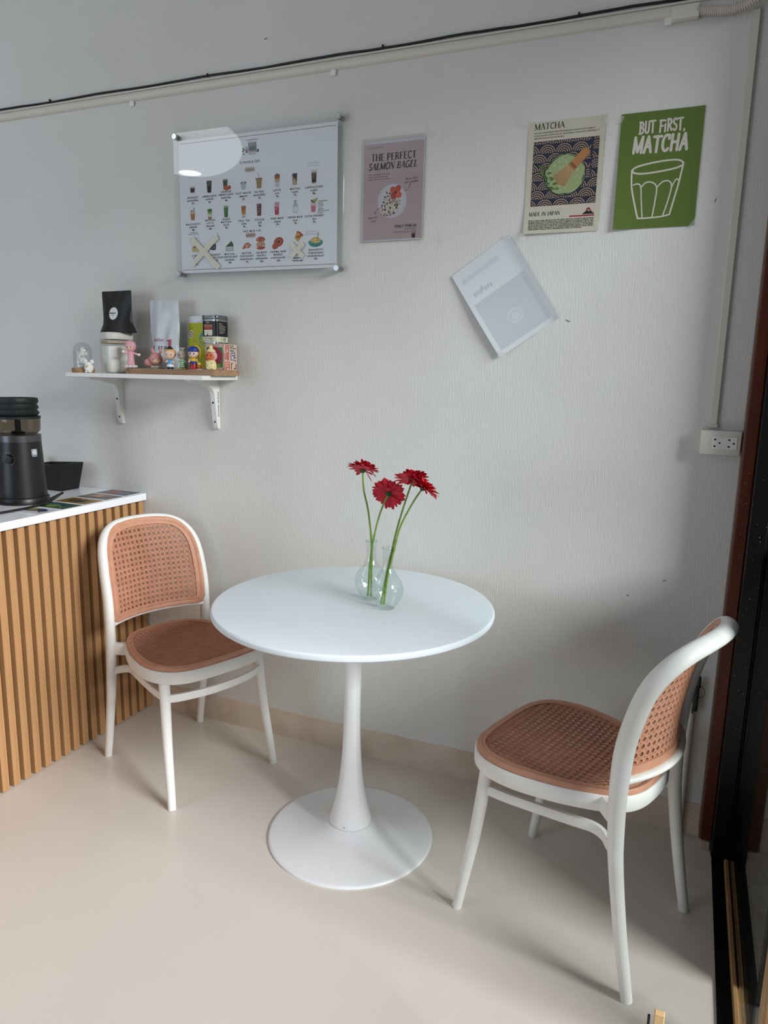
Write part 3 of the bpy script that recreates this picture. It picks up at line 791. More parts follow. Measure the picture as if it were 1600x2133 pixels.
def gerbera(path, tilt_dir, tilt, seed, label):
    rnd = random.Random(seed)
    base = Vector(path[0]); head = Vector(path[-1])
    g = empty('gerbera', base, 0, label, 'flower', 'red gerberas in the glass vases')
    P = crom([Vector(p) - base for p in path], 8)
    MB().sweep(P, [0.0031 - 0.0006 * k / len(P) + (0.0004 * sin(k * 2.1) if k < len(P) * 0.5 else 0) for k in range(len(P))], 10).build('stem', M_STEM, g, 60)
    ax = Vector((-sin(tilt_dir), cos(tilt_dir), 0))
    M = Matrix.Translation(head - base) @ Matrix.Rotation(tilt, 4, ax)
    hd = MB().lathe([(0.0, -0.004), (0.004, -0.003), (0.0075, 0.001), (0.0095, 0.005), (0.0080, 0.008), (0.0, 0.011)], n=16)
    h = hd.build('calyx', M_CALYX, g, 60); h.matrix_local = M
    c = MB().ico((0, 0, 0.013), (0.0125, 0.0125, 0.006), 2).build('flower_centre', mat('gerbera_centre', '#7d0c1c', 0.8), g); c.matrix_local = M
    for layer, (cnt, lift, sc, zz) in enumerate(((25, -0.04, 1.0, 0.006), (23, 0.10, 0.95, 0.008), (19, 0.28, 0.80, 0.010), (14, 0.55, 0.60, 0.012))):
        for k in range(cnt):
            a = 2 * pi * (k + 0.5 * (layer % 2)) / cnt + rnd.uniform(-0.07, 0.07)
            o = bpy.data.objects.new('petal', PETALS[rnd.randrange(6)]); COL.objects.link(o); o.parent = g
            s_ = sc * rnd.uniform(0.88, 1.08); up = lift + rnd.uniform(-0.09, 0.09)
            if layer == 0 and rnd.random() < 0.05: up -= 0.8
            o.matrix_local = M @ Matrix.Translation((0, 0, zz)) @ Matrix.Rotation(a, 4, 'Z') @ Matrix.Translation((0.006, 0, 0)) @ Matrix.Rotation(-up, 4, 'Y') @ Matrix.Rotation(rnd.uniform(-0.25, 0.25), 4, 'X') @ Matrix.Scale(s_, 4)
    return g
gerbera([(-0.795, -0.395, 0.750), (-0.793, -0.392, 0.83), (-0.789, -0.389, 0.90), (-0.800, -0.392, 1.00), (-0.812, -0.398, 1.06), (-0.816, -0.400, 1.115)], radians(85), 0.42, 1, 'red gerbera on the left, the highest and flattest bloom')
gerbera([(-0.785, -0.394, 0.750), (-0.787, -0.391, 0.82), (-0.786, -0.389, 0.90), (-0.768, -0.394, 0.98), (-0.748, -0.402, 1.03), (-0.734, -0.405, 1.056)], radians(100), 1.15, 2, 'red gerbera in the middle seen from behind, its green calyx showing')
gerbera([(-0.729, -0.452, 0.750), (-0.718, -0.448, 0.83), (-0.7005, -0.448, 0.915), (-0.688, -0.450, 0.97), (-0.668, -0.451, 1.04), (-0.649, -0.446, 1.105)], radians(120), 0.50, 3, 'red gerbera on the right half hidden behind another bloom')
gerbera([(-0.722, -0.448, 0.750), (-0.712, -0.450, 0.83), (-0.6935, -0.450, 0.915), (-0.676, -0.454, 0.98), (-0.640, -0.460, 1.05), (-0.613, -0.466, 1.090)], radians(25), 0.62, 4, 'rightmost red gerbera, tipped towards the door')

# ================================================================== counter with fluted front
M_SLAT = wood('oak_slats', '#a97e53', '#ba8f63', (70, 70, 3.0), 0.5, 1.0, 0.06)
M_TOP = mat('white_worktop', '#eeeff4', 0.12)
ct = empty('slatted_counter', (-2.28, -0.72, 0), label='counter cabinet faced with vertical oak slats', cat='counter')
CO = Vector((-2.28, -0.72, 0))
def cpart(name, mb, m, smooth=0, parent=None, label=None): return local(mb, CO).build(name, m, parent or ct, smooth, label)
MB().rbox((0, 0, 0.0135), (0.692, 1.495, 0.027), 0.0015, 1).build('worktop', M_TOP, None, 0, label='glossy white worktop lying on the slatted counter', cat='worktop', loc=(-2.282, -0.7525, 0.877))
cpart('body', MB().box((-2.293, -0.7525, 0.4380), (0.642, 1.49, 0.876)), wood('groove_shade_brown', '#5a3a20', '#694628', (70, 70, 3.0)))  # darker brown than the slats puts the grooves' shade into the colour
sl_mesh = None
for k in range(34):
    y = -0.0215 - 0.0435 * k
    if sl_mesh is None: sl_mesh = MB().rbox((0, 0, 0.4395), (0.022, 0.0265, 0.873), 0.0012, 1).mesh('slat', M_SLAT, 0)
    o = bpy.data.objects.new('slat', sl_mesh); COL.objects.link(o); o.parent = ct; o.location = (-1.961 + 2.28, y + 0.72, 0.0)
ZC = 0.9042
# ------------------------------------------------------------------ postcards along the worktop edge
def card(y0, y1, x0, x1, bg, draw, label):
    c = empty('postcard', ((x0 + x1) / 2, (y0 + y1) / 2, ZC), 0, label, 'postcard', 'postcards along the counter edge')
    w, h = x1 - x0, y1 - y0
    MB().box((0, 0, 0.0003), (w, h, 0.0006)).build('card', pm('#e9e6df', 0.35), c, 0)
    pr = Print(); pr.rect(-w / 2 + .003, -h / 2 + .003, w / 2 - .003, h / 2 - .003, bg, 0); draw(pr, w, h)
    pr.build('printed_picture', lambda x, z, o: (x, z, 0.0008 + o), c, 0.3)
def blob(cols):
    def f(pr, w, h):
        rnd = random.Random(len(cols[0]) + int(w * 1e4) + int(cols[0][1:3], 16))
        for k, col in enumerate(cols):
            pr.ell(rnd.uniform(-.2, .2) * w, rnd.uniform(-.15, .15) * h, w * (.26 - .05 * k), h * (.26 - .04 * k), col, 1 + k, 14, rnd.uniform(0, 3))
            pr.line([(-w * .3, h * rnd.uniform(-.3, .3)), (0, h * rnd.uniform(-.2, .3)), (w * .32, h * rnd.uniform(-.3, .3))], h * .05, col, 1 + k)
    return f
card(-0.100, -0.004, -2.112, -1.955, '#4c5566', blob(['#9a4136', '#6b7a92', '#a8584a']), 'slate blue postcard with a red drawing, nearest the wall')
card(-0.205, -0.109, -2.108, -1.951, '#55565a', blob(['#a5623a', '#7d7f85', '#c08a5c']), 'grey postcard with an orange drawing, second from the wall')
card(-0.312, -0.214, -2.104, -1.948, '#8c6a1e', blob(['#3c2a20', '#6d5326', '#2b2324']), 'mustard yellow postcard with a dark drawing in the middle of the row')
card(-0.418, -0.321, -2.098, -1.944, '#1f4630', blob(['#2b4a86', '#37683f', '#7c8b3a']), 'dark green postcard with a blue drawing')
card(-0.520, -0.427, -2.090, -1.941, '#c9cbd2', blob(['#3a5796', '#8d7a3c', '#27375e']), 'white postcard with a blue drawing, nearest the camera')
# ------------------------------------------------------------------ coffee grinder
M_GR = mat('grinder_black', '#131416', 0.38)
M_GR2 = mat('grinder_collar', '#5c5d5f', 0.30, metal=0.8)
M_RUB = mat('bellows_rubber', '#12181a', 0.55)
M_SMOKE = thin_clear('smoked_plastic', '#b5ac9e', 1.4, 0.04)
g = empty('coffee_grinder', (-2.182, -0.372, ZC), label='black coffee grinder with rubber bellows on a smoked hopper', cat='grinder')
MB().lathe([(0, 0), (0.086, 0), (0.089, 0.003), (0.089, 0.020), (0.086, 0.024), (0, 0.024)], n=48).build('base', M_GR, g)
MB().lathe([(0, 0.024), (0.083, 0.025), (0.0815, 0.06), (0.0785, 0.12), (0.0755, 0.18), (0.0735, 0.222), (0, 0.222)], n=48).build('body', M_GR, g)
MB().lathe([(0, 0.222), (0.0742, 0.222), (0.0742, 0.244), (0.072, 0.246), (0, 0.246)], n=48).build('collar', M_GR2, g)
MB().lathe([(0.050, 0.247), (0.062, 0.249), (0.0725, 0.258), (0.0745, 0.275), (0.0745, 0.303)], n=48).build('hopper', M_SMOKE, g, label='smoked see-through bean hopper')
MB().lathe([(0, 0.249), (0.022, 0.249), (0.024, 0.256), (0.010, 0.258), (0.010, 0.303), (0, 0.303)], n=24).build('hopper_core', M_GR, g)
MB().lathe([(0, 0.302), (0.0760, 0.302), (0.0765, 0.310), (0.060, 0.312), (0, 0.312)], n=48).build('hopper_lid', M_RUB, g)
bp = [(0, 0.311), (0.066, 0.312), (0.0725, 0.320), (0.0735, 0.323), (0.0670, 0.331), (0.0665, 0.333), (0.0715, 0.340), (0.0720, 0.343), (0.0665, 0.351), (0.0665, 0.353), (0.0715, 0.360), (0.0720, 0.366), (0.0700, 0.374), (0.0660, 0.375), (0.0640, 0.371), (0, 0.369)]
MB().lathe(bp, n=48).build('bellows', M_RUB, g, 35)
def on_body(ang, r, z): return Vector((r * cos(radians(ang)), r * sin(radians(ang)), z))
kn = MB().lathe([(0, -0.004), (0.0155, -0.004), (0.0160, 0.002), (0.0145, 0.012), (0, 0.013)], n=24)
ko = kn.build('knob', mat('knob_black', '#0b0b0c', 0.35), g)
ko.matrix_local = Matrix.Translation(on_body(-68, 0.078, 0.165)) @ Matrix.Rotation(radians(-68), 4, 'Z') @ Matrix.Rotation(radians(90), 4, 'Y')
mb = MB()
for k in range(11):
    a = radians(-60 + 24 * k); p = Vector((0.0, 0.0205 * cos(a), 0.0205 * sin(a))); q = Vector((0, 0.0235 * cos(a), 0.0235 * sin(a)))
    mb.sweep([p, q], 0.0005, 4)
to = mb.build('dial_marks', pm('#b8b8ba', 0.5), g); to.matrix_local = Matrix.Translation(on_body(-68, 0.0795, 0.165)) @ Matrix.Rotation(radians(-68), 4, 'Z')
pr = Print()
pr.rect(-.0105, -.0105, .0105, .0105, '#d8dce2', 1); pr.rect(-.0092, -.0092, .0092, .0092, '#1d1e20', 2)
for sx in (-1, 1):
    for sy in (-1, 1):
        pr.ell(sx * .0046, sy * .0046, .0036, .0036, '#d8dce2', 3, 12); pr.ell(sx * .0046, sy * .0046, .0016, .0016, '#1d1e20', 4, 8)
pr.rect(-.0012, -.0088, .0012, .0088, '#d8dce2', 3); pr.rect(-.0088, -.0012, .0088, .0012, '#d8dce2', 3)
pr.rect(-.0090, -.0155, .0090, -.0128, '#aab0b8', 1)
def logo_map(x, z, o):
    r = 0.0775 + (0.19 - (0.186 + z)) * 0.05 + 0.0004 + o; a = radians(-4) + x / 0.0765
    return (r * cos(a), r * sin(a), 0.186 + z)
pr.build('logo', logo_map, g, 0.4, label='white square emblem')
# power cord of the grinder
cord = crom([(-2.092, -0.335, ZC + 0.012), (-2.070, -0.30, ZC + 0.030), (-2.058, -0.315, ZC + 0.032), (-2.062, -0.36, ZC + 0.012), (-2.058, -0.42, ZC + 0.005), (-2.050, -0.50, ZC + 0.0050), (-2.056, -0.60, ZC + 0.0050), (-2.066, -0.72, ZC + 0.0045), (-2.16, -0.80, ZC + 0.0045)], 8)
pc = MB().sweep(cord, 0.0042, 10).build('power_cord', M_CABLE, None, 60, label='black power cord curling round the foot of the coffee grinder', cat='cord')
# knock box with open top, and the steel cup behind it
kb = empty('knock_box', (-2.318, -0.092, ZC), label='black open box with flared sides against the wall', cat='box')
def frustum(mb, b, t, z0, z1):
    vs = [(-b[0], -b[1], z0), (b[0], -b[1], z0), (b[0], b[1], z0), (-b[0], b[1], z0), (-t[0], -t[1], z1), (t[0], -t[1], z1), (t[0], t[1], z1), (-t[0], t[1], z1)]
    return vs
mb = MB(); O_ = frustum(mb, (.072, .046), (.090, .060), 0, .108); I_ = frustum(mb, (.069, .043), (.0865, .0565), .003, .108)
for i in (4, 7): O_[i] = (O_[i][0], O_[i][1], .098); I_[i] = (I_[i][0], I_[i][1], .098)
mb.add(O_ + I_, [(0, 3, 2, 1), (0, 1, 5, 4), (1, 2, 6, 5), (2, 3, 7, 6), (3, 0, 4, 7), (8, 9, 10, 11), (8, 12, 13, 9), (9, 13, 14, 10), (10, 14, 15, 11), (11, 15, 12, 8), (4, 5, 13, 12), (5, 6, 14, 13), (6, 7, 15, 14), (7, 4, 12, 15)])
mb.build('bin', mat('knock_box_black', '#0a0a0b', 0.4), kb, 0)
MB().sweep([(-0.075, 0, 0.088), (0.075, 0, 0.088)], 0.008, 12).build('bar', mat('knock_bar', '#161617', 0.5), kb)
mb = MB().lathe([(0, -0.001), (0.003, 0), (0.003, 0.002), (0, 0.003)], n=12); so2 = mb.build('screw', M_CHROME, kb)
so2.matrix_local = Matrix.Translation((-0.030, -0.0575, 0.086)) @ Matrix.Rotation(radians(90), 4, 'X')
sc_ = empty('steel_cup', (-2.452, -0.085, ZC), label='small brushed steel cup behind the black box', cat='cup')
MB().lathe([(0, 0), (0.026, 0), (0.0275, 0.002), (0.0275, 0.118), (0.0260, 0.119), (0.0255, 0.117), (0.0255, 0.004), (0, 0.004)], n=28).build('cup', M_CHROME, sc_)
# scale and portafilter at the left edge of the picture
ds = empty('coffee_scale', (-2.185, -0.600, ZC), label='small black weighing scale at the left edge of the counter', cat='scale')
MB().rbox((0, 0, 0.013), (0.13, 0.15, 0.024), 0.004, 2).build('body', mat('scale_black', '#161718', 0.35), ds)
MB().rbox((-0.004, 0.0, 0.0275), (0.105, 0.105, 0.005), 0.002, 1).build('platform', mat('scale_plate', '#2a2b2d', 0.3), ds)
pf = empty('portafilter', (-2.420, -0.420, ZC), label='steel portafilter with a black handle behind the grinder', cat='portafilter')
MB().lathe([(0, 0), (0.020, 0), (0.031, 0.010), (0.034, 0.024), (0.034, 0.060), (0.036, 0.062), (0.036, 0.070), (0.032, 0.070), (0.031, 0.028), (0, 0.022)], n=32).build('basket', M_CHROME, pf)
MB().sweep([(0.030, -0.010, 0.050), (0.055, -0.040, 0.058), (0.075, -0.070, 0.066)], [0.008, 0.007, 0.008], 12).build('neck', M_CHROME, pf)
MB().sweep([(0.075, -0.070, 0.066), (0.10, -0.10, 0.074), (0.13, -0.14, 0.082), (0.14, -0.152, 0.085)], [0.010, 0.0135, 0.0145, 0.008], 14).build('handle', mat('handle_black', '#0c0c0d', 0.35), pf)

# ================================================================== wall shelf
M_SHELF = mat('shelf_white', '#e6e5e2', 0.35)
ZS = 1.370
sh = empty('wall_shelf', (-1.81, 0, 1.176), label='white wall shelf on two curved white brackets', cat='shelf')
def spart(name, mb, m, smooth=40, parent=None, label=None): return local(mb, (-1.81, 0, 1.176)).build(name, m, parent or sh, smooth, label)
spart('board', MB().rbox((-1.808, -0.1035, ZS - 0.0075), (0.612, 0.207, 0.015), 0.001, 1), M_SHELF)
for x in (-2.042, -1.592):
    mb = MB(); out = []; inn_ = []
    # side outline of the bracket in (y, z): flange on the wall, arm under the board, filleted web
    ol = [(0, 0.0), (-0.010, 0.0), (-0.014, 0.006), (-0.016, 0.02)] + [(-0.019 - 0.010 * (k / 8), 0.03 + 0.085 * k / 8) for k in range(9)]
    ol += [(-0.029 - 0.040 * (1 - cos(pi / 2 * k / 8)), 0.115 + 0.040 * sin(pi / 2 * k / 8)) for k in range(1, 9)]
    ol += [(-0.10, 0.164), (-0.150, 0.170), (-0.172, 0.173), (-0.174, 0.1785), (0, 0.1785)]
    hw = 0.0095; n = len(ol)
    vs = [(x - hw, y, 1.176 + z) for y, z in ol] + [(x + hw, y, 1.176 + z) for y, z in ol]
    fs = [tuple(range(n)), tuple(range(2 * n - 1, n - 1, -1))] + [(i, (i + 1) % n, n + (i + 1) % n, n + i) for i in range(n)]
    br = spart('bracket', mb.add(vs, fs), M_SHELF, 35)
    for y, z in ((-0.0172, 0.026), (-0.0268, 0.096)):
        m2 = MB().ico((x, y, 1.176 + z), (0.004, 0.0022, 0.004), 2); o = local(m2, (-1.81, 0, 1.176)).build('screw', M_DARK, br)
# printed strip down the side of one bracket
pr = Print(); rnd = random.Random(8)
for k in range(16):
    z = 0.045 + 0.0058 * k; w_ = rnd.uniform(0.002, 0.0036)
    pr.rect(-w_, z, w_, z + rnd.uniform(0.002, 0.0045), '#2c2c2e', 1)
pr.build('printed_strip', lambda a, b, o: (-1.5822 + 1.81 + o, -0.008 + a, b), sh, 0.5, label='black printed strip down the bracket')

# ================================================================== things on the shelf
M_BOARD = wood('acacia_board', '#8d6b4e', '#b59170', (5, 60, 60), 0.5)
ol = [(-1.484, -0.165), (-1.484, -0.016), (-1.84, -0.016)] + [(-1.84 + 0.068 * cos(radians(90 + 180 * k / 14)) , -0.0905 + 0.0745 * sin(radians(90 + 180 * k / 14))) for k in range(1, 14)] + [(-1.84, -0.165)]
n = len(ol); vs = [(x, y, ZS + 0.0003) for x, y in ol] + [(x, y, ZS + 0.0195) for x, y in ol]
MB().add(vs, [tuple(range(n)), tuple(range(2 * n - 1, n - 1, -1))] + [(i, (i + 1) % n, n + (i + 1) % n, n + i) for i in range(n)]).build('serving_board', M_BOARD, None, 30, label='wooden serving board with a rounded end lying on the shelf', cat='board')
ZB = ZS + 0.0198
# glass dome with a white statuette
M_PLASTER = mat('white_plaster', '#eceae6', 0.7)
M_DOME = thin_clear('dome_glass', '#f2f5f5', 1.45, 0.01)
gd = empty('glass_dome', (-2.070, -0.163, ZS), label='small glass dome on a round wooden base at the left end of the shelf', cat='dome')
MB().lathe([(0, 0.0002), (0.039, 0.0002), (0.040, 0.002), (0.040, 0.015), (0.039, 0.017), (0, 0.017)], n=32).build('base', wood('dome_base_wood', '#8a6842', '#a9855a', (60, 6, 60)), gd)
dome = [(0.0325, 0.017), (0.0325, 0.078)] + [(0.0325 * cos(radians(a)), 0.078 + 0.0325 * sin(radians(a))) for a in (15, 30, 45, 60, 75)] + [(0, 0.1105)]
inn_ = [(0, 0.1090)] + [(0.0310 * cos(radians(a)), 0.078 + 0.0310 * sin(radians(a))) for a in (75, 60, 45, 30, 15)] + [(0.0310, 0.078), (0.0310, 0.017)]
MB().lathe(dome, n=32).build('cloche', M_DOME, gd, 60)
st = empty('statuette', (-2.070, -0.163, ZS + 0.0172), label='white plaster seated figurine with wide ears inside the glass dome', cat='figurine')
mb = MB().lathe([(0, 0), (0.021, 0), (0.023, 0.004), (0.020, 0.012), (0, 0.013)], n=20); mb.build('plinth', M_PLASTER, st)
mb = MB().ico((0, 0, 0.026), (0.016, 0.014, 0.016), 2); mb.ico((-0.014, -0.004, 0.018), (0.010, 0.008, 0.006), 2); mb.ico((0.014, -0.004, 0.018), (0.010, 0.008, 0.006), 2)
mb.sweep([(-0.012, 0, 0.034), (-0.020, -0.004, 0.028), (-0.016, -0.010, 0.022)], 0.0042, 8); mb.sweep([(0.012, 0, 0.034), (0.020, -0.004, 0.028), (0.016, -0.010, 0.024)], 0.0042, 8)
mb.build('body', M_PLASTER, st)
mb = MB().ico((0, -0.002, 0.051), (0.011, 0.010, 0.011), 2); mb.ico((-0.016, 0.001, 0.051), (0.008, 0.0025, 0.008), 2); mb.ico((0.016, 0.001, 0.051), (0.008, 0.0025, 0.008), 2)
mb.sweep([(0, -0.011, 0.050), (0.001, -0.016, 0.042), (0.003, -0.017, 0.034)], [0.0042, 0.0034, 0.0026], 8)
mb.build('head', M_PLASTER, st)
MB().lathe([(0, 0.058), (0.009, 0.059), (0.0065, 0.066), (0.008, 0.069), (0.003, 0.076), (0, 0.077)], n=12).build('crown', M_PLASTER, st)
# white mouse
ms = empty('mouse_figurine', (-2.018, -0.188, ZS + 0.0002), radians(15), label='tiny white mouse figurine holding something yellow in front of the glass dome', cat='figurine')
mb = MB().ico((0, 0, 0.018), (0.0165, 0.0145, 0.0175), 3); mb.ico((0, -0.004, 0.029), (0.0125, 0.011, 0.0105), 3); mb.build('body', M_PLASTER, ms)
for sx in (-1, 1):
    MB().ico((sx * 0.0125, 0.001, 0.040), (0.0078, 0.0026, 0.0078), 2).build('ear', M_PLASTER, ms)
    MB().ico((sx * 0.0055, -0.0140, 0.031), 0.0013, 1).build('eye', pm('#6d6a8e', 0.3), ms)
    MB().ico((sx * 0.0075, -0.006, 0.0035), (0.005, 0.007, 0.0034), 2).build('foot', M_PLASTER, ms)
MB().ico((0, -0.0150, 0.0225), (0.005, 0.003, 0.0035), 1).build('morsel', pm('#c7a23a', 0.5), ms)
# canister: white tub under a clear outer shell with a pale lid
cn = empty('storage_canister', (-1.972, -0.093, ZS), radians(-24), label='white tapered canister in a clear shell with a pale lid, under the black bag', cat='canister')
def squircle(mb, prof, n=48, p=4.0, mi=0):
    vs = []; fs = []
    for r, z in prof:
        for k in range(n):
            a = 2 * pi * k / n; c, s_ = cos(a), sin(a); q = r / (abs(c) ** p + abs(s_) ** p) ** (1 / p)
            vs.append((q * c, q * s_, z))
    for i in range(len(prof) - 1):
        for k in range(n): fs.append((i * n + k, i * n + (k + 1) % n, (i + 1) * n + (k + 1) % n, (i + 1) * n + k))
    fs.append(tuple(range(n - 1, -1, -1))); fs.append(tuple(range((len(prof) - 1) * n, len(prof) * n)))
    return mb.add(vs, fs, mi)
squircle(MB(), [(0.026, 0.0005), (0.034, 0.002), (0.0395, 0.010), (0.0425, 0.030), (0.0450, 0.060), (0.0465, 0.098)]).build('tub', mat('tub_white', '#f3f1ed', 0.35), cn, 50)
mb = MB(); nn = 48; prof = [(0.0485, 0.0006), (0.0495, 0.004), (0.0505, 0.122)]
vs = []; fs = []
for r, z in prof:
    for k in range(nn):
        a = 2 * pi * k / nn; c, s_ = cos(a), sin(a); q = r / (abs(c) ** 5 + abs(s_) ** 5) ** 0.2; vs.append((q * c, q * s_, z))
for i in range(len(prof) - 1):
    j = i + 1
    for k in range(nn): fs.append((i * nn + k, i * nn + (k + 1) % nn, j * nn + (k + 1) % nn, j * nn + k))
mb.add(vs, fs).build('shell', thin_clear('shell_clear', '#fafaf8', 1.3, 0.05), cn, 50, label='clear plastic outer shell')
squircle(MB(), [(0.0505, 0.1225), (0.0525, 0.123), (0.0530, 0.126), (0.0530, 0.142), (0.0500, 0.1475)]).build('lid', mat('lid_pale', '#d6d2cd', 0.4), cn, 50)
squircle(MB(), [(0.0478, 0.108), (0.0482, 0.109), (0.0482, 0.116), (0.0478, 0.117)]).build('seal', mat('seal_tan', '#b7a78f', 0.6), cn, 50)
# yellow-green pack standing behind the canister
yp = empty('olive_packet', (-2.020, -0.022, ZS + 0.0004), label='small olive and black packet mostly hidden behind the white canister', cat='packet')
MB().rbox((0, 0, 0.031), (0.050, 0.030, 0.050), 0.002, 1).build('carton', pm('#8f8a3c', 0.5), yp)
MB().rbox((0, 0, 0.003), (0.052, 0.032, 0.006), 0.001, 1).build('base_strip', pm('#17181a', 0.5), yp)
MB().rbox((-0.004, 0, 0.061), (0.036, 0.026, 0.010), 0.002, 1).build('cap', pm('#17181a', 0.5), yp)
# pouches
def pouch(w0, w1, h, d, foot, mname, seed=0, wrinkle=0.002, neck=None):
    """stand-up bag: front and back skins with a gusseted foot, faces -y"""
    nx, nz = 16, 24; mb = MB(); fs = []; rnd = random.Random(seed)
    def half(z): 
        t = z / h
        w = w0 + (w1 - w0) * min(1, t / 0.35) if t < 0.35 else w1
        if neck: w *= interp(neck, t)
        return w / 2
    def dep(x, z):
        t = z / h; u = x
        b = d * (1 - t ** 1.6) * (1 - abs(u) ** 2.6) + 0.0015
        if t < foot: b += d * 0.25 * (1 - t / foot) * (1 - abs(u) ** 4)
        return b
    vs = []
    for sgn in (-1, 1):
        for j in range(nz + 1):
            for i in range(nx + 1):
                u = 2 * i / nx - 1; z = h * j / nz; x = u * half(z)
                wr = wrinkle * noise.noise(Vector((x * 26 + seed, z * 14, sgn * 3.0))) * 2 * (1 - abs(u) ** 6)
                vs.append((x, sgn * dep(u, z) + (wr if sgn < 0 else 0), z))
    K = (nx + 1) * (nz + 1)
    for s_ in (0, 1):
        for j in range(nz):
            for i in range(nx):
                a = s_ * K + j * (nx + 1) + i; f = (a, a + 1, a + nx + 2, a + nx + 1); fs.append(f if s_ == 0 else tuple(reversed(f)))
    for i in range(nx):
        fs.append((i + 1, i, K + i, K + i + 1)); a = nz * (nx + 1) + i; fs.append((a, a + 1, K + a + 1, K + a))
    for j in range(nz):
        for i in (0, nx):
            a = j * (nx + 1) + i; b = a + nx + 1; fs.append((a, b, K + b, K + a))
    front = lambda x, z, o: (x, -dep(max(-1, min(1, x / half(z))), z) + wrinkle * noise.noise(Vector((x * 26 + seed, z * 14, -3.0))) * 2 * (1 - min(1, abs(x / half(z))) ** 6) - 0.0007 - o, z)
    return mb.add(vs, fs), front
bk = empty('black_coffee_bag', (-1.968, -0.085, ZS + 0.1482), radians(-6), label='matt black coffee bag with a round white label, standing on the canister', cat='coffee bag')
m_, fr_ = pouch(0.152, 0.150, 0.150, 0.026, 0.25, 'bag', 3, 0.0016, [(0, 1.28), (0.10, 1.16), (0.22, 1.02), (0.35, 0.985), (1, 1.0)])
m_.build('bag', mat('bag_black', '#141619', 0.45), bk, 60)
pr = Print(); pr.ell(0.002, 0.068, 0.021, 0.0225, '#dcdcda', 1, 28)
for k in range(9): pr.rect(-0.0155 + 0.0038 * k, 0.0675, -0.0155 + 0.0038 * k + 0.0031, 0.0712, '#2b2b2d', 2)
pr.rect(-0.006, 0.0615, 0.007, 0.0628, '#77777a', 2)
pr.build('round_label', fr_, bk, 0.5, label='round white sticker with a line of black lettering')
wb = empty('white_coffee_bag', (-1.770, -0.062, ZB), radians(-5), label='tall pale grey coffee bag with pink printing, standing on the serving board', cat='coffee bag')
m_, fr_ = pouch(0.150, 0.142, 0.245, 0.030, 0.15, 'bag', 9, 0.0045, [(0, 1.0), (0.18, 0.93), (0.36, 0.90), (0.55, 0.99), (1, 0.95)])
m_.build('bag', mat('bag_pale', '#c9cdd2', 0.35), wb, 60)
pr = Print()
for k in range(7): pr.line([(-0.040 + 0.007 * k, 0.098), (-0.036 + 0.007 * k, 0.108 + 0.003 * sin(k * 2)), (-0.033 + 0.007 * k, 0.099)], 0.0018, '#a94a63', 1)
pr.rect(-0.034, 0.0925, -0.004, 0.0940, '#6d5a62', 1); pr.rect(-0.048, 0.062, 0.046, 0.083, '#dedfe1', 1)
pr.poly([(0.032, 0.062), (0.036, 0.098), (0.026, 0.098), (0.028, 0.103), (0.048, 0.106), (0.042, 0.062)], '#b03a5b', 2)
pr.poly([(-0.050, 0.040), (-0.040, 0.082), (-0.032, 0.084), (-0.036, 0.040)], '#b03a5b', 2)
for x, w_ in ((-0.008, 0.007), (0.002, 0.006), (0.014, 0.008), (0.022, 0.004)):
    pr.line([(x, 0.080), (x + w_, 0.0785)], 0.0018, '#1e1c1e', 3); pr.line([(x + w_ * .5, 0.081), (x + w_ * .4, 0.067)], 0.0018, '#1e1c1e', 3); pr.line([(x, 0.073), (x + w_, 0.0735)], 0.0016, '#1e1c1e', 3)
pr.build('printed_front', fr_, wb, 0.5, label='pink and black printing')
yb = empty('yellow_pouch', (-1.640, -0.026, ZB), radians(-2), label='yellow pouch with white edges and a round teal sticker, behind the toy figures', cat='pouch')
m_, fr_ = pouch(0.124, 0.122, 0.190, 0.016, 0.12, 'bag', 5, 0.0008)
m_.build('bag', mat('pouch_white', '#d9dadf', 0.4), yb, 60)
pr = Print(); pr.rect(-0.050, 0.006, 0.056, 0.166, '#bfc11c', 1, 10)
pr.ell(0.030, 0.112, 0.027, 0.029, '#5f9d94', 2, 28)
for z_, w_ in ((0.126, 0.012), (0.118, 0.017), (0.110, 0.009), (0.101, 0.016), (0.095, 0.012)): pr.rect(0.030 - w_, z_, 0.030 + w_, z_ + 0.0018, '#42706b', 3)
pr.ell(-0.036, 0.126, 0.012, 0.014, '#e6e2dc', 2, 20); pr.ell(-0.036, 0.126, 0.0085, 0.010, '#a05a50', 3, 18); pr.ell(-0.036, 0.126, 0.0055, 0.0065, '#e6e2dc', 4, 16); pr.line([(-0.041, 0.126), (-0.031, 0.126)], 0.002, '#6b2f30', 5)
rnd = random.Random(21)
for k in range(30):
    x, z_ = rnd.uniform(-0.046, 0.050), rnd.uniform(0.012, 0.160)
    if (x - 0.030) ** 2 + (z_ - 0.112) ** 2 < 0.0011 or (x + .036) ** 2 + (z_ - .126) ** 2 < 0.0003: continue
    pr.rect(x, z_, x + rnd.uniform(0.003, 0.007), z_ + 0.0022, '#5c5f1c', 2); pr.rect(x, z_ - 0.004, x + rnd.uniform(0.002, 0.006), z_ - 0.0022, '#5c5f1c', 2)
pr.build('printed_front', fr_, yb, 0.5, label='yellow printed panel')
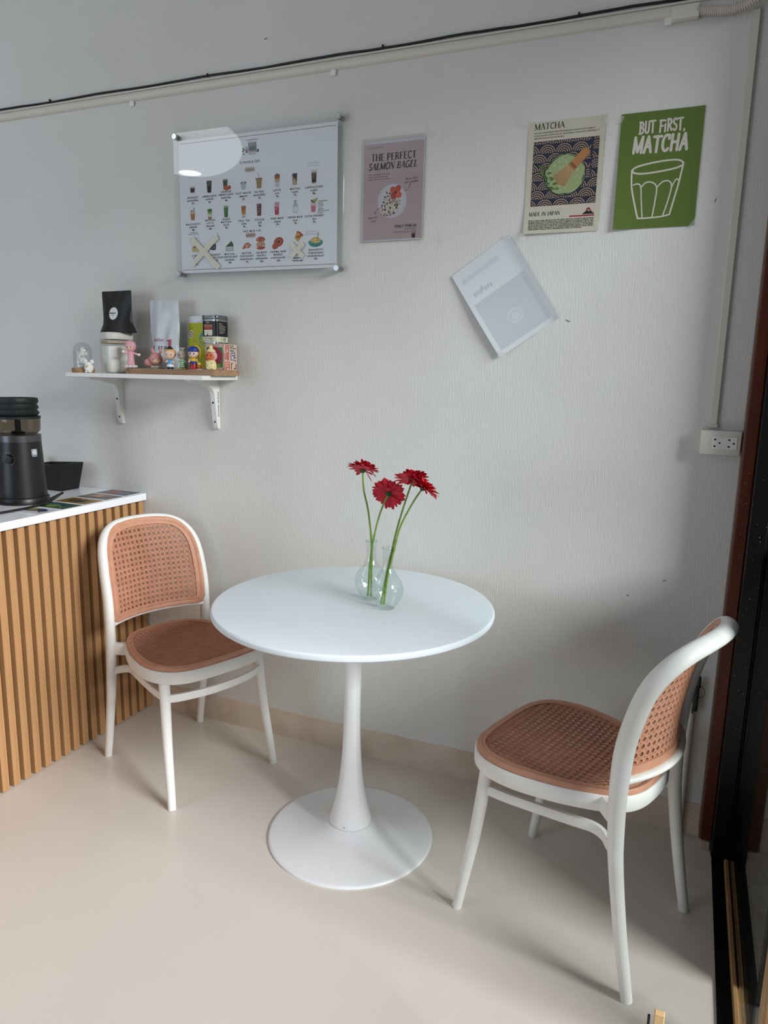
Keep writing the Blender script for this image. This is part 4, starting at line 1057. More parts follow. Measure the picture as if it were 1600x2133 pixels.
# maze-pattern carton and the coffee tin on top
cb = empty('patterned_carton', (-1.5385, -0.046, ZB), label='small carton with a crimson disc on green and a red and blue maze side', cat='carton')
W, D, H = 0.082, 0.076, 0.090
MB().rbox((0, 0, H / 2), (W, D, H), 0.0008, 1).build('carton', pm('#d8b7a5', 0.5), cb, 0)
pr = Print(); pr.rect(-.034, .010, .033, .079, '#2f7a43', 1)
pr.ell(-.004, .047, .036, .034, '#9c1a3a', 2, 32)
for k in range(22):
    a = 2 * pi * k / 22 + .1; pr.line([(-.004 + .018 * cos(a), .047 + .017 * sin(a)), (-.004 + .030 * cos(a), .047 + .028 * sin(a))], .0016, '#5e0f2b', 3)
pr.ell(-.006, .046, .012, .013, '#2b4f94', 4, 20); pr.ell(-.002, .048, .0085, .010, '#9c1a3a', 5, 18); pr.ell(0, .048, .003, .003, '#2b4f94', 6, 10)
pr.rect(-.008, .010, .022, .021, '#7ea33c', 4); pr.rect(-.002, .0145, .016, .0165, '#55752a', 5)
for x, z_ in ((-.037, .0855), (.0355, .0855), (.0355, .005), (-.037, .005)): pr.ell(x, z_, .0018, .0018, '#1b1b1d', 1, 8)
for k in range(8): pr.rect(-.020 + .005 * k, .0835, -.0170 + .005 * k, .0865, '#b0605c', 1)
for k in range(7): pr.rect(.0355, .030 + .005 * k, .0378, .033 + .005 * k, '#b0605c', 1)
pr.build('printed_front', lambda x, z, o: (x, -D / 2 - .0002 - o, z), cb, 0.5)
pr = Print()
def mz(pts, col): pr.line(pts, .0042, col, 1)
mz([(-.034, .036), (-.034, .058), (-.026, .058), (-.026, .036)], '#b53c46'); mz([(-.030, .088), (-.030, .062), (-.020, .062), (-.020, .034), (-.014, .034), (-.014, .088)], '#b53c46'); mz([(-.022, .088), (-.022, .070)], '#b53c46')
mz([(-.034, .002), (-.034, .028), (-.010, .028), (-.010, .002)], '#c0463c'); mz([(-.028, .002), (-.028, .010), (-.016, .010), (-.016, .020), (-.028, .020)], '#c0463c')
mz([(-.006, .068), (.016, .068), (.016, .060), (.000, .060), (.000, .036), (.010, .036)], '#2d5793'); mz([(.006, .052), (.018, .052), (.018, .034), (.030, .034)], '#2d5793'); mz([(.024, .066), (.024, .044), (.032, .044)], '#2d5793')
mz([(-.004, .088), (-.004, .076), (.006, .076), (.006, .088)], '#2f6a4c'); mz([(.014, .088), (.014, .076), (.030, .076)], '#2f6a4c'); mz([(.002, .004), (.002, .024), (.010, .024)], '#1d1d22'); mz([(.018, .006), (.030, .006), (.030, .024)], '#1d1d22')
pr.build('printed_side', lambda x, z, o: (W / 2 + .0002 + o, x, z), cb, 0.5)
tn = empty('coffee_tin', (-1.5600, -0.048, ZB + H + 0.0002), radians(-3), label='square metal coffee tin with a black and cream sleeve, on top of the patterned carton', cat='tin')
def sq(mb, prof): return squircle(mb, prof, 56, 7.0)
sq(MB(), [(0.0310, 0.0), (0.0335, 0.001), (0.0335, 0.086)]).build('body', mat('tin_metal', '#9b9c9b', 0.28, metal=0.9), tn, 50)
sq(MB(), [(0.0340, 0.0845), (0.0348, 0.0855), (0.0348, 0.0945), (0.0335, 0.0985), (0.0300, 0.0990)]).build('lid', mat('tin_lid', '#7e8081', 0.30, metal=0.9), tn, 50)
vs = []; 
for nm, z0, z1, col in (('black_sleeve', 0.0255, 0.0780, '#121214'), ('cream_sleeve', 0.0070, 0.0254, '#d9d6bd')):
    n = 56; vs = []; fs = []
    for z_ in (z0, z1):
        for k in range(n):
            a = 2 * pi * k / n; c, s_ = cos(a), sin(a); q = 0.0338 / (abs(c) ** 7 + abs(s_) ** 7) ** (1 / 7); vs.append((q * c, q * s_, z_))
    fs = [(k, (k + 1) % n, n + (k + 1) % n, n + k) for k in range(n)]
    MB().add(vs, fs).build(nm, pm(col, 0.4), tn, 40)
pr = Print()
pr.rect(-.022, .056, .014, .0670, '#a8714f', 1); pr.rect(-.020, .0505, .013, .0550, '#b5322a', 1)
pr.poly([(-.021, .029), (-.021, .0485), (.014, .0485), (.0145, .034), (.012, .029), (-.003, .029), (-.0065, .032), (-.008, .042), (-.0095, .032), (-.012, .029)], '#dcd9c4', 1)
for k in range(9): pr.rect(-.021 + .004 * k, .0565, -.0202 + .004 * k, .0665, '#8b583b', 2)
pr.text('The bitter', -.002, .0165, .0078, '#2c2c28', 1, 'c', 1.05); pr.text('100%', .010, .0098, .0048, '#2c2c28', 1, 'c')
pr.rect(-.024, .0110, .000, .0118, '#6b6a5c', 1); pr.rect(-.012, .0720, .001, .0742, '#c9c7bd', 1)
pr.build('printed_front', lambda x, z, o: (x, -0.0340 - o, z), tn, 0.5)
pr = Print()
for k, (a, b) in enumerate(((-.022, -.008), (-.022, .000), (-.022, .014), (-.022, .010), (-.020, .014), (-.020, .008), (-.022, .010), (-.020, .000))): pr.rect(a, .070 - .0048 * k, b, .0712 - .0048 * k, '#b9b7ad', 1)
for k in range(4): pr.rect(-.012, .021 - .0035 * k, -.006, .0222 - .0035 * k, '#4c4b42', 1); pr.rect(.000, .021 - .0035 * k, .016, .0225 - .0035 * k, '#2c2c28', 1)
pr.build('printed_side', lambda x, z, o: (0.0340 + o, x, z), tn, 0.5)
MB().box((0.012, 0.010, 0.0992), (0.010, 0.030, 0.0005)).build('seal_tape', pm('#cfcabf', 0.4), tn, 0)
# ------------------------------------------------------------------ row of small toy figures (plain, generic figures)
FIG = 'toy figures in a row on the serving board'
def fig(name, x, y, rz, label): return empty(name, (x, y, ZB), radians(rz), label, 'figurine', FIG)
def dot_eyes(p, r, y, z, dx, col='#1c1a1c'):
    for sx in (-1, 1): MB().ico((sx * dx, y, z), (r, r * 0.6, r * 1.15), 1).build('eye', pm(col, 0.2), p)
SKIN = mat('toy_skin', '#e8bfa2', 0.4)
def limb(f, a, b, r, m, name='arm'): MB().sweep([a, ((a[0] + b[0]) / 2, (a[1] + b[1]) / 2, (a[2] + b[2]) / 2), b], [r, r, r * .9], 10).build(name, m, f, 60); 
# pink hooded figure on a pearly cloud
f = fig('toy_figure', -1.862, -0.142, 25, 'pink hooded toy figure with outstretched arms on a pearly cloud base')
PINK = mat('toy_pink', '#dfa3ad', 0.4); PEARL = mat('toy_pearl', '#e3d9d8', 0.2)
mb = MB()
for k in range(8): a = 2 * pi * k / 8; mb.ico((0.0165 * cos(a), 0.0125 * sin(a), 0.0062), (0.0078, 0.0072, 0.0060), 2)
mb.ico((0, 0, 0.007), (0.016, 0.012, 0.006), 2); mb.build('cloud_base', PEARL, f)
MB().lathe([(0, 0.011), (0.0125, 0.012), (0.0130, 0.020), (0.0105, 0.034), (0.0110, 0.048), (0.0090, 0.060), (0, 0.064)], n=24).build('body', PINK, f, 60)
MB().ico((0, 0, 0.078), (0.0195, 0.018, 0.0215), 3).build('hood', PINK, f)
MB().ico((0, -0.0085, 0.0735), (0.0130, 0.0105, 0.0105), 3).build('face', SKIN, f)
dot_eyes(f, 0.0024, -0.0185, 0.0745, 0.0055, '#2f6f68')
limb(f, (0.009, -0.002, 0.054), (0.027, -0.006, 0.049), 0.0042, PINK); limb(f, (-0.009, -0.002, 0.054), (-0.020, -0.010, 0.056), 0.0042, PINK)
for p in ((0.031, -0.007, 0.048), (-0.023, -0.012, 0.058)): MB().ico(p, (0.0058, 0.0045, 0.0052), 2).build('hand', M_PLASTER, f)
# round pink toy rabbit crouching on a glass coaster
cs = MB().lathe([(0, 0), (0.036, 0), (0.0365, 0.0012), (0.036, 0.0025), (0, 0.0025)], n=36).build('glass_coaster', mat('coaster_glass', '#a9c9c0', 0.05, trans=0.7), None, 40, label='thin greenish glass coaster on the serving board', cat='coaster', loc=(-1.775, -0.122, ZB))
f = fig('toy_figure', -1.766, -0.130, 30, 'round dusty pink toy rabbit crouching on the glass coaster'); f.location.z = ZB + 0.0027
ROSE = mat('toy_rose', '#c98a87', 0.45)
MB().ico((-0.018, 0.006, 0.0185), (0.019, 0.015, 0.0165), 3).build('body', ROSE, f)
MB().ico((0.006, -0.004, 0.031), (0.024, 0.021, 0.0225), 3).build('head', ROSE, f)
MB().ico((0.008, -0.0125, 0.0265), (0.0170, 0.0135, 0.0125), 3).build('face', SKIN, f)
for sx in (-1, 1):
    o = MB().ico((0, 0, 0.010), (0.0055, 0.0035, 0.0145), 2).build('ear', ROSE, f); o.matrix_local = Matrix.Translation((0.008 + sx * 0.010, 0.002, 0.047)) @ Matrix.Rotation(sx * 0.28, 4, 'Y')
    MB().ico((0.004 + sx * 0.010, -0.006, 0.0045), (0.0062, 0.0080, 0.0042), 2).build('foot', SKIN, f)
for sx in (-1, 1): MB().ico((0.008 + sx * 0.0075, -0.0248, 0.0285), (0.0020, 0.0014, 0.0024), 1).build('eye', pm('#3b3434', 0.2), f)
# fair-haired doll
f = fig('toy_figure', -1.683, -0.146, 25, 'toy doll with fair hair, a small black hat and a blue dress')
HAIR = mat('toy_hair', '#d9a75c', 0.45); BLUE = mat('toy_blue', '#5d9fd0', 0.4)
MB().lathe([(0, 0.006), (0.0125, 0.007), (0.0120, 0.014), (0.0090, 0.026), (0.0070, 0.032), (0, 0.034)], n=24).build('dress', BLUE, f, 60)
MB().lathe([(0, 0.0070), (0.0128, 0.0075), (0.0126, 0.0120), (0.0118, 0.0160), (0, 0.0165)], n=24).build('hem', M_PLASTER, f, 60)
for sx in (-1, 1):
    MB().ico((sx * 0.0060, -0.003, 0.0034), (0.0052, 0.0078, 0.0034), 2).build('shoe', pm('#151517', 0.3), f)
    limb(f, (sx * 0.0075, -0.002, 0.028), (sx * 0.0150, -0.006, 0.018 if sx > 0 else 0.024), 0.0033, SKIN)
MB().ico((0, -0.002, 0.0500), (0.0190, 0.0165, 0.0180), 3).build('head', SKIN, f)
MB().ico((0, 0.0030, 0.0535), (0.0205, 0.0175, 0.0185), 3).build('hair', HAIR, f)
dot_eyes(f, 0.0026, -0.0178, 0.0500, 0.0075, '#4a86b8')
mb = MB().ico((0, -0.002, 0.0715), (0.0120, 0.0080, 0.0045), 2); mb.ico((0, 0, 0.0755), (0.0060, 0.0050, 0.0045), 2); mb.build('hat', pm('#121214', 0.4), f)
# grey-headed figure in a striped jumper
f = fig('toy_figure', -1.637, -0.138, 20, 'toy figure with a round grey head and a green and white striped jumper')
GREY = mat('toy_grey', '#b3a79d', 0.45)
prof = [(0.0105, 0.0055 + 0.0034 * k) for k in range(9)]
for k in range(8):
    MB().lathe([(0.0, 0.0060 + 0.0034 * k), (0.0108 - 0.0003 * k, 0.0060 + 0.0034 * k), (0.0106 - 0.0003 * k, 0.0093 + 0.0034 * k), (0, 0.0093 + 0.0034 * k)], n=24).build('stripe', pm('#1f7a46' if k % 2 == 0 else '#cfe3bd', 0.45), f, 40)
for sx in (-1, 1):
    MB().ico((sx * 0.0078, -0.004, 0.0030), (0.0068, 0.0085, 0.0029), 2).build('foot', pm('#d2a72f', 0.4), f)
    limb(f, (sx * 0.0090, 0, 0.030), (sx * 0.0150, -0.003, 0.022), 0.0028, GREY)
MB().ico((0, 0, 0.0490), (0.0185, 0.0170, 0.0172), 3).build('head', GREY, f)
MB().ico((-0.004, -0.0172, 0.0480), (0.0030, 0.0026, 0.0030), 2).build('nose', pm('#b8434a', 0.3), f)
dot_eyes(f, 0.0016, -0.0158, 0.0515, 0.0072)
MB().lathe([(0.004, 0.0640), (0.0060, 0.0670), (0.0100, 0.0740), (0.0085, 0.0745), (0.003, 0.0690), (0, 0.0690)], n=14).build('tuft', GREY, f, 60)
# doll with blue cap
f = fig('toy_figure', -1.585, -0.143, 20, 'toy doll with a blue and yellow cap, yellow top and red skirt')
MB().lathe([(0, 0.0005), (0.0145, 0.001), (0.0150, 0.006), (0.0125, 0.020), (0.0110, 0.026), (0, 0.027)], n=24).build('skirt', mat('toy_red', '#a81f2b', 0.4), f, 60)
o = MB().lathe([(0.0122, 0.0215), (0.0140, 0.0190), (0.0138, 0.0240), (0.0110, 0.0290), (0, 0.0300)], n=24).build('sash', mat('toy_navy', '#24358a', 0.4), f, 60)
MB().lathe([(0.0, 0.0260), (0.0112, 0.0265), (0.0118, 0.0320), (0.0090, 0.0385), (0, 0.0400)], n=24).build('top', mat('toy_yellow', '#e3b021', 0.4), f, 60)
for sx in (-1, 1): limb(f, (sx * 0.0100, -0.002, 0.036), (sx * 0.0165, -0.005, 0.024), 0.0032, SKIN)
MB().ico((0, -0.001, 0.0555), (0.0172, 0.0160, 0.0165), 3).build('head', mat('toy_pale_skin', '#e6c9bf', 0.4), f)
dot_eyes(f, 0.0026, -0.0165, 0.0545, 0.0068)
MB().lathe([(0.0185, 0.0605), (0.0195, 0.0640), (0.0185, 0.0710), (0.0130, 0.0775), (0.0, 0.0800)], n=28).build('cap', mat('toy_navy', '#24358a', 0.4), f, 60)
MB().sweep(crom([(0.004, 0.004, 0.0805), (0.014, 0.006, 0.0770), (0.0205, 0.006, 0.066), (0.0225, 0.004, 0.052), (0.0230, 0.002, 0.040)], 4), [0.0030] * 9 + [0.0034] * 8, 8).build('cap_tail', mat('toy_yellow', '#e3b021', 0.4), f, 60)
# little orange charm beside it
f = fig('toy_figure', -1.560, -0.146, 0, 'tiny orange round toy with a yellow cap on a pale disc')
MB().lathe([(0, 0), (0.0125, 0), (0.0125, 0.0016), (0, 0.0018)], n=20).build('disc', M_PLASTER, f)
MB().ico((0, 0, 0.0105), (0.0092, 0.0085, 0.0090), 2).build('body', pm('#b8652a', 0.4), f)
MB().lathe([(0.0075, 0.0170), (0.0080, 0.0190), (0.0050, 0.0240), (0, 0.0255)], n=14).build('cap', pm('#d6bf4a', 0.4), f, 60)
# orange-faced figure with pink hood
f = fig('toy_figure', -1.512, -0.142, 15, 'orange-faced toy figure with a pink hood, before the patterned carton')
CREAM = mat('toy_cream', '#e6d49a', 0.45)
MB().lathe([(0, 0.0), (0.0160, 0.001), (0.0180, 0.010), (0.0165, 0.024), (0.0120, 0.033), (0, 0.035)], n=28).build('body', CREAM, f, 60)
for sx in (-1, 1):
    MB().ico((sx * 0.0075, -0.0105, 0.0065), (0.0072, 0.0078, 0.0068), 2).build('foot', CREAM, f)
    limb(f, (sx * 0.0140, -0.004, 0.028), (sx * 0.0060, -0.016, 0.022), 0.0042, CREAM)
MB().ico((0, 0.0015, 0.0480), (0.0205, 0.0180, 0.0200), 3).build('hood', mat('toy_hood', '#dba6a4', 0.45), f)
MB().ico((-0.001, -0.0060, 0.0465), (0.0170, 0.0140, 0.0150), 3).build('face', mat('toy_orange', '#c96a3a', 0.45), f)
dot_eyes(f, 0.0024, -0.0195, 0.0485, 0.0068)
MB().lathe([(0.0150, 0.0610), (0.0155, 0.0640), (0.0110, 0.0690), (0.0060, 0.0715), (0.0065, 0.0750), (0.0040, 0.0830), (0, 0.0840)], n=20).build('cap', CREAM, f, 60)

# ================================================================== paper on the wall
M_ACRYLIC = thin_clear('acrylic_sheet', '#fcfdfd', 1.45, 0.01)
M_LAMINATE = thin_clear('laminate_film', '#fafafa', 1.5, 0.06)
M_MASK = mat('masking_tape', '#d8d5c4', 0.5, alpha=0.86)
def sheet(name, parent, x0, z0, x1, z1, fn, material, n=10, thick=0.0003):
    mb = MB(); vs = []; fs = []
    for o in (0, thick):
        for j in range(n + 1):
            for i in range(n + 1): vs.append(fn(x0 + (x1 - x0) * i / n, z0 + (z1 - z0) * j / n, o - thick))
    K = (n + 1) ** 2
    for j in range(n):
        for i in range(n):
            a = j * (n + 1) + i; f = (a, a + 1, a + n + 2, a + n + 1); fs.append(f); fs.append(tuple(K + v for v in reversed(f)))
    for i in range(n):
        fs.append((i, i + 1, K + i + 1, K + i)); a = n * (n + 1) + i; fs.append((a, a + 1, K + a + 1, K + a))
        b = i * (n + 1); fs.append((b, b + n + 1, K + b + n + 1, K + b)); b += n; fs.append((b, b + n + 1, K + b + n + 1, K + b))
    return mb.add(vs, fs).build(name, material, parent, 40)
def tape_strip(parent, fn, x, z, L, w, ang, name='tape', m=None, lay=0.0010, seed=0):
    rnd = random.Random(seed); mb = MB(); vs = []; fs = []; n = 6
    for k in range(n + 1):
        u = L * (k / n - .5)
        for s_ in (-1, 1):
            v = w * .5 * s_; uu = u + (rnd.uniform(-.002, .002) if k in (0, n) else 0)
            vs.append(fn(x + uu * cos(ang) - v * sin(ang), z + uu * sin(ang) + v * cos(ang), lay + rnd.uniform(0, .0003)))
    for k in range(n): a = 2 * k; fs.append((a, a + 2, a + 3, a + 1))
    return mb.add(vs, fs).build(name, m or M_TAPE, parent, 40)

# ------------------------------------------------------------------ framed drinks menu
MX, MZ = -1.7195, 1.731   # lower left corner of the menu sheet
mn = empty('menu_board', (-1.404, 0, 1.70), label='large acrylic menu board held by four steel standoffs', cat='menu board')
def L_(p): return (p[0] + 1.404, p[1], p[2] - 1.70)
local(MB().rbox((-1.4045, -0.0225, 1.951), (0.671, 0.003, 0.502), 0.0006, 1), (-1.404, 0, 1.70)).build('acrylic_panel', M_ACRYLIC, mn, 0, label='clear acrylic front panel')
mfn = lambda x, z, o: L_((MX + x, -0.0185 - o, MZ + z))
sheet('menu_sheet', mn, 0, 0, 0.6245, 0.4455, mfn, mat('menu_paper', '#f1f2f8', 0.55), 4)
for x, z in ((-1.724, 2.187), (-1.088, 2.187), (-1.089, 1.727), (-1.726, 1.728)):
    o = MB().lathe([(0, 0), (0.0085, 0), (0.0085, 0.020), (0.0035, 0.020), (0.0035, 0.0245), (0.0095, 0.0245), (0.0100, 0.026), (0.0100, 0.035), (0.0090, 0.0365), (0, 0.0365)], n=24).build('standoff', M_CHROME, mn, 40)
    o.matrix_local = Matrix.Translation(L_((x, 0, z))) @ Matrix.Rotation(radians(90), 4, 'X')
pr = Print(); K_ = '#2b2b33'; TAN = '#c3b2a8'
W_, H_ = 0.6245, 0.4455
for z in (0.010, H_ - 0.0125): pr.rect(0.006, z, W_ - 0.006, z + 0.0025, '#b3a4a0', 1)
# shop drawing and name
cx, cz = 0.300, 0.395
pr.rect(cx - .012, cz - .014, cx + .021, cz + .010, '#aeb0b4', 1); pr.rect(cx - .010, cz - .008, cx + .019, cz + .006, '#6d7178', 2)
for k in range(5):
    pr.poly([(cx - .012 + .0068 * k, cz + .018), (cx - .0086 + .0068 * k, cz + .018), (cx - .0086 + .0068 * k, cz + .007), (cx - .012 + .0068 * k, cz + .007)], '#3c3f46', 3)
    pr.rect(cx - .0086 + .0068 * k, cz + .007, cx - .0052 + .0068 * k, cz + .018, '#d5d2d0', 3)
pr.rect(cx - .024, cz - .014, cx - .013, cz + .006, '#a7c2cf', 2); pr.rect(cx - .022, cz - .013, cx - .015, cz - .004, '#8b5b46', 3)
for a, b in ((-.031, -.016), (-.034, -.008), (-.029, -.004), (-.033, .001)): pr.ell(cx + a, cz + b, .0035, .0028, '#56704f', 2, 10)
pr.rect(cx - .018, cz + .026, cx + .024, cz + .0275, K_, 1); pr.rect(cx - .016, cz + .021, cx + .022, cz + .022, '#6d7178', 1)
pr.rect(cx + .022, cz - .014, cx + .029, cz - .005, '#2d2d31', 2)
for k in range(5): pr.rect(cx - .010 + .006 * k, cz - .020, cx - .0065 + .006 * k, cz - .016, '#8a8e78', 2)
pr.text('72 HOUSE & CAFE', 0.293, 0.349, 0.0105, K_, 3, 'c', 1.25, width=0.079, bold=0.0002)
for z, t in ((0.3215, 'DRINK'), (0.1105, 'BAKERY')):
    pr.rrect(0.2725, z - .001, 0.3135, z + .0145, .0070, TAN, 1); pr.text(t, 0.293, z + .0035, 0.0082, '#4b4340', 3, 'c', 1.2)
pr.text('OAT MILK +10.-', 0.301, 0.128, 0.0084, K_, 3, 'c', 1.3, bold=0.00022)
for x, z in ((0.055, 0.326), (0.537, 0.326), (0.530, 0.113), (0.058, 0.113)):
    for d in (0.0035, -0.0045): pr.line([(x - .021 + .042 * k / 10, z + d + (.0022 if k % 2 else -.0022)) for k in range(11)], .0010, '#8f8d96', 1)
def label(x, z, lines, thai, price):
    for k, t in enumerate(lines): pr.text(t, x, z - .0095 * k, 0.0084, K_, 3, 'c', 1.35, bold=0.00022)
    z2 = z - .0095 * (len(lines) - 1)
    pr.text(thai, x, z2 - .0098, 0.0084, K_, 3, 'c', bold=0.00012); pr.text(price, x + .002, z2 - .0190, 0.0082, K_, 3, 'c', bold=0.00022)
def cup(x, z, h, wt, wb, cols, rim='#d3d6da'):
    """glass with layers of drink; cols listed from the bottom up as (fraction, colour)"""
    def wd(t): return (wb + (wt - wb) * t) / 2
    pr.poly([(x - wd(0) - .0008, z - .0006), (x + wd(0) + .0008, z - .0006), (x + wd(1) + .0008, z + h), (x - wd(1) - .0008, z + h)], rim, 1)
    a = 0.0
    for fr_c, col in cols:
        b = a + fr_c; pr.poly([(x - wd(a), z + h * a), (x + wd(a), z + h * a), (x + wd(b), z + h * b), (x - wd(b), z + h * b)], col, 2); a = b
    return a
def bits(x, z, w, h, col, n, seed, lay=3, r=.0018):
    rnd = random.Random(seed)
    for _ in range(n): pr.ell(x + rnd.uniform(-w, w) / 2, z + rnd.uniform(0, h), r * rnd.uniform(.6, 1.3), r * rnd.uniform(.5, 1.2), col, lay, 8, rnd.uniform(0, 3))
z1 = 0.2625
cup(.055, z1 + .006, .024, .021, .016, [(.15, '#cfd0d4'), (.55, '#3a2721'), (.08, '#8d5d3f')])
cup(.126, z1 + .004, .040, .022, .015, [(.55, '#241c1e'), (.42, '#4b3236')]); bits(.126, z1 + .028, .014, .012, '#8b6f70', 8, 2)
cup(.193, z1 + .009, .036, .020, .014, [(.35, '#9b6440'), (.45, '#4d4a38'), (.1, '#7c7860')]); pr.ell(.198, z1 + .012, .0075, .0070, '#c9623c', 4, 16); pr.ell(.209, z1 + .015, .0068, .0068, '#c04f2c', 4, 16)
pr.poly([(.255, z1 + .026), (.258, z1 + .008), (.264, z1 + .003), (.270, z1 + .003), (.276, z1 + .008), (.279, z1 + .026)], '#bfc5cc', 2); pr.ell(.267, z1 + .026, .0120, .0035, '#5d5350', 3, 18); pr.ell(.267, z1 + .0255, .0075, .0020, '#d8d5d0', 4, 14)
cup(.329, z1 + .004, .031, .024, .016, [(1.0, '#a5835a')]); pr.rect(.3155, z1 + .033, .3425, z1 + .0365, '#8b7049', 4); pr.line([(.330, z1 + .036), (.328, z1 + .046), (.321, z1 + .054)], .0014, '#6f7680', 3)
cup(.400, z1 + .003, .035, .020, .015, [(.45, '#cfd0d2'), (.25, '#c9a88c'), (.25, '#a06a48')]); pr.ell(.400, z1 + .038, .0100, .0055, '#8c5636', 4, 16); pr.poly([(.396, z1 + .040), (.404, z1 + .040), (.400, z1 + .047)], '#744328', 4)
cup(.467, z1 + .004, .037, .018, .015, [(.30, '#c2a27e'), (.22, '#8a5f3e'), (.45, '#3a2a22')]); pr.rect(.4655, z1 + .005, .4680, z1 + .024, '#e0d6c8', 4); pr.rect(.4610, z1 + .012, .4625, z1 + .030, '#d0b596', 4)
cup(.539, z1 + .003, .043, .020, .015, [(.08, '#c9cacd'), (.62, '#402b26'), (.12, '#9a7b60')]); bits(.539, z1 + .018, .012, .012, '#86684f', 8, 4)
zn = 0.2520
label(.055, zn, ['ESPRESSO'], 'เอสเปรสโซ่ร้อน', '55.-'); label(.126, zn, ['AMERICANO'], 'อเมริกาโน่', '60.-'); label(.195, zn + .0100, ['ORANGE', 'AMERICANO'], 'อเมริกาโน่ส้ม', '90.-'); label(.266, zn, ['FLAT WHITE'], 'แฟลตไวท์', '70.-')
label(.329, zn, ['ES-YEN'], 'เอสเปรสโซ่เย็น', '70.-'); label(.399, zn, ['LATTE'], 'ลาเต้', '70.-'); label(.468, zn, ['MOCHA'], 'มอคค่า', '75.-'); label(.539, zn, ['CAPPUCCINO'], 'คาปูชิโน่', '80.-')
z2 = 0.1755
cup(.053, z2 + .004, .026, .020, .014, [(.75, '#b5793f'), (.25, '#c99a64')]); pr.ell(.053, z2 + .032, .0110, .0065, '#dccbb8', 3, 16); bits(.053, z2 + .031, .012, .008, '#a56a48', 7, 7, 4); pr.line([(.057, z2 + .036), (.061, z2 + .047)], .0022, '#2d3340', 4)
cup(.126, z2 + .003, .035, .018, .015, [(.22, '#a97c5a'), (.28, '#d8d6cc'), (.20, '#8fae62'), (.28, '#3f7a2c')])
cup(.194, z2 + .006, .038, .018, .014, [(.80, '#3f7440'), (.18, '#86a577')]); bits(.194, z2 + .020, .010, .016, '#5f9458', 7, 9)
cup(.266, z2 + .004, .036, .018, .014, [(.18, '#d7cfc4'), (.25, '#c9935a'), (.50, '#a4622c')]); bits(.266, z2 + .016, .011, .018, '#d79a50', 8, 10); pr.ell(.266, z2 + .003, .0075, .0022, '#5a5a62', 4, 14, 0, pi, 2 * pi)
cup(.328, z2 + .003, .041, .019, .015, [(.92, '#6d3f3a')]); bits(.328, z2 + .012, .011, .024, '#b58d84', 9, 11)
cup(.398, z2 + .002, .041, .018, .015, [(.62, '#c23a63'), (.34, '#cfa0ae')]); bits(.398, z2 + .012, .011, .024, '#e3a0b5', 10, 12)
pr.poly([(.460, z2 + .026), (.459, z2 + .010), (.463, z2 + .003), (.475, z2 + .003), (.479, z2 + .010), (.478, z2 + .026), (.474, z2 + .034), (.474, z2 + .041), (.464, z2 + .041), (.464, z2 + .034)], '#b9c0cb', 1); pr.poly([(.462, z2 + .024), (.461, z2 + .010), (.465, z2 + .005), (.473, z2 + .005), (.477, z2 + .010), (.476, z2 + .024)], '#e4e8ef', 2); pr.rect(.463, z2 + .040, .475, z2 + .043, '#9aa2ae', 3)
cup(.537, z2 + .002, .033, .021, .015, [(.60, '#d18493'), (.30, '#dcc4c8')]); bits(.537, z2 + .006, .012, .016, '#b8566c', 7, 14); pr.ell(.541, z2 + .037, .0070, .0062, '#c3ab3c', 4, 14); pr.line([(.528, z2 + .040), (.535, z2 + .034), (.541, z2 + .032)], .0042, '#23402c', 5); pr.line([(.547, z2 + .036), (.550, z2 + .046)], .0024, '#23272e', 5)
zn = 0.1630
label(.054, zn, ['MACCHIATO'], 'มัคคิอาโต้', '80.-'); label(.127, zn + .0095, ['MATCHA', 'LATTE'], 'มัทฉะลาเต้', '100.-'); label(.194, zn + .0095, ['CLEAR', 'MATCHA'], 'มัทฉะใส', '90.-'); label(.267, zn, ['THAI TEA'], 'ชาไทย', '70.-')
label(.330, zn, ['COCOA'], 'โกโก้', '80.-'); label(.399, zn, ['PINK MILK'], 'นมชมพู', '70.-'); label(.469, zn, ['FRESH MILK'], 'นมสด', '70.-'); label(.540, zn, ['SODA DRINKS'], 'โซดา', '70.-')
for k, t in enumerate(('STRAWBERRY', 'PEACH', 'LYCHEE', 'YUZU', 'LEMON', 'PASSION FRUIT', 'HONEY')): pr.text(t, .5535, .2085 - .0061 * k, .0052, K_, 3, 'l', 1.25, bold=0.00006)
pr.text('CARAMEL 10B', .054, .1355, .0050, K_, 3, 'c', 1.1); pr.text('WHITE CHOC 10B', .054, .1300, .0050, K_, 3, 'c', 1.1)
z3 = 0.0680
pr.poly([(.046, z3 + .004), (.076, z3 + .004), (.076, z3 + .018), (.046, z3 + .018)], '#cfbf83', 1); pr.poly([(.046, z3 + .018), (.076, z3 + .018), (.076, z3 + .027), (.064, z3 + .029)], '#b5604a', 2)
pr.poly([(.120, z3 + .010), (.136, z3 + .030), (.150, z3 + .024), (.146, z3 + .006)], '#6b6d74', 1); pr.line([(.132, z3 + .008), (.147, z3 + .010), (.146, z3 + .027)], .004, '#2d2024', 2)
pr.poly([(.189, z3 + .002), (.221, z3 + .002), (.221, z3 + .016), (.189, z3 + .016)], '#c6cbc9', 1); pr.poly([(.189, z3 + .016), (.221, z3 + .016), (.222, z3 + .022), (.214, z3 + .034), (.203, z3 + .026)], '#3f5a35', 2); pr.line([(.189, z3 + .002), (.221, z3 + .002), (.221, z3 + .018)], .0010, '#33462d', 3)
pr.poly([(.258, z3 + .004), (.262, z3 + .013), (.270, z3 + .023), (.282, z3 + .026), (.296, z3 + .017), (.287, z3 + .008), (.272, z3 + .007)], '#b5694d', 1); bits(.276, z3 + .009, .022, .010, '#e0b79a', 9, 20, 2, .0026)
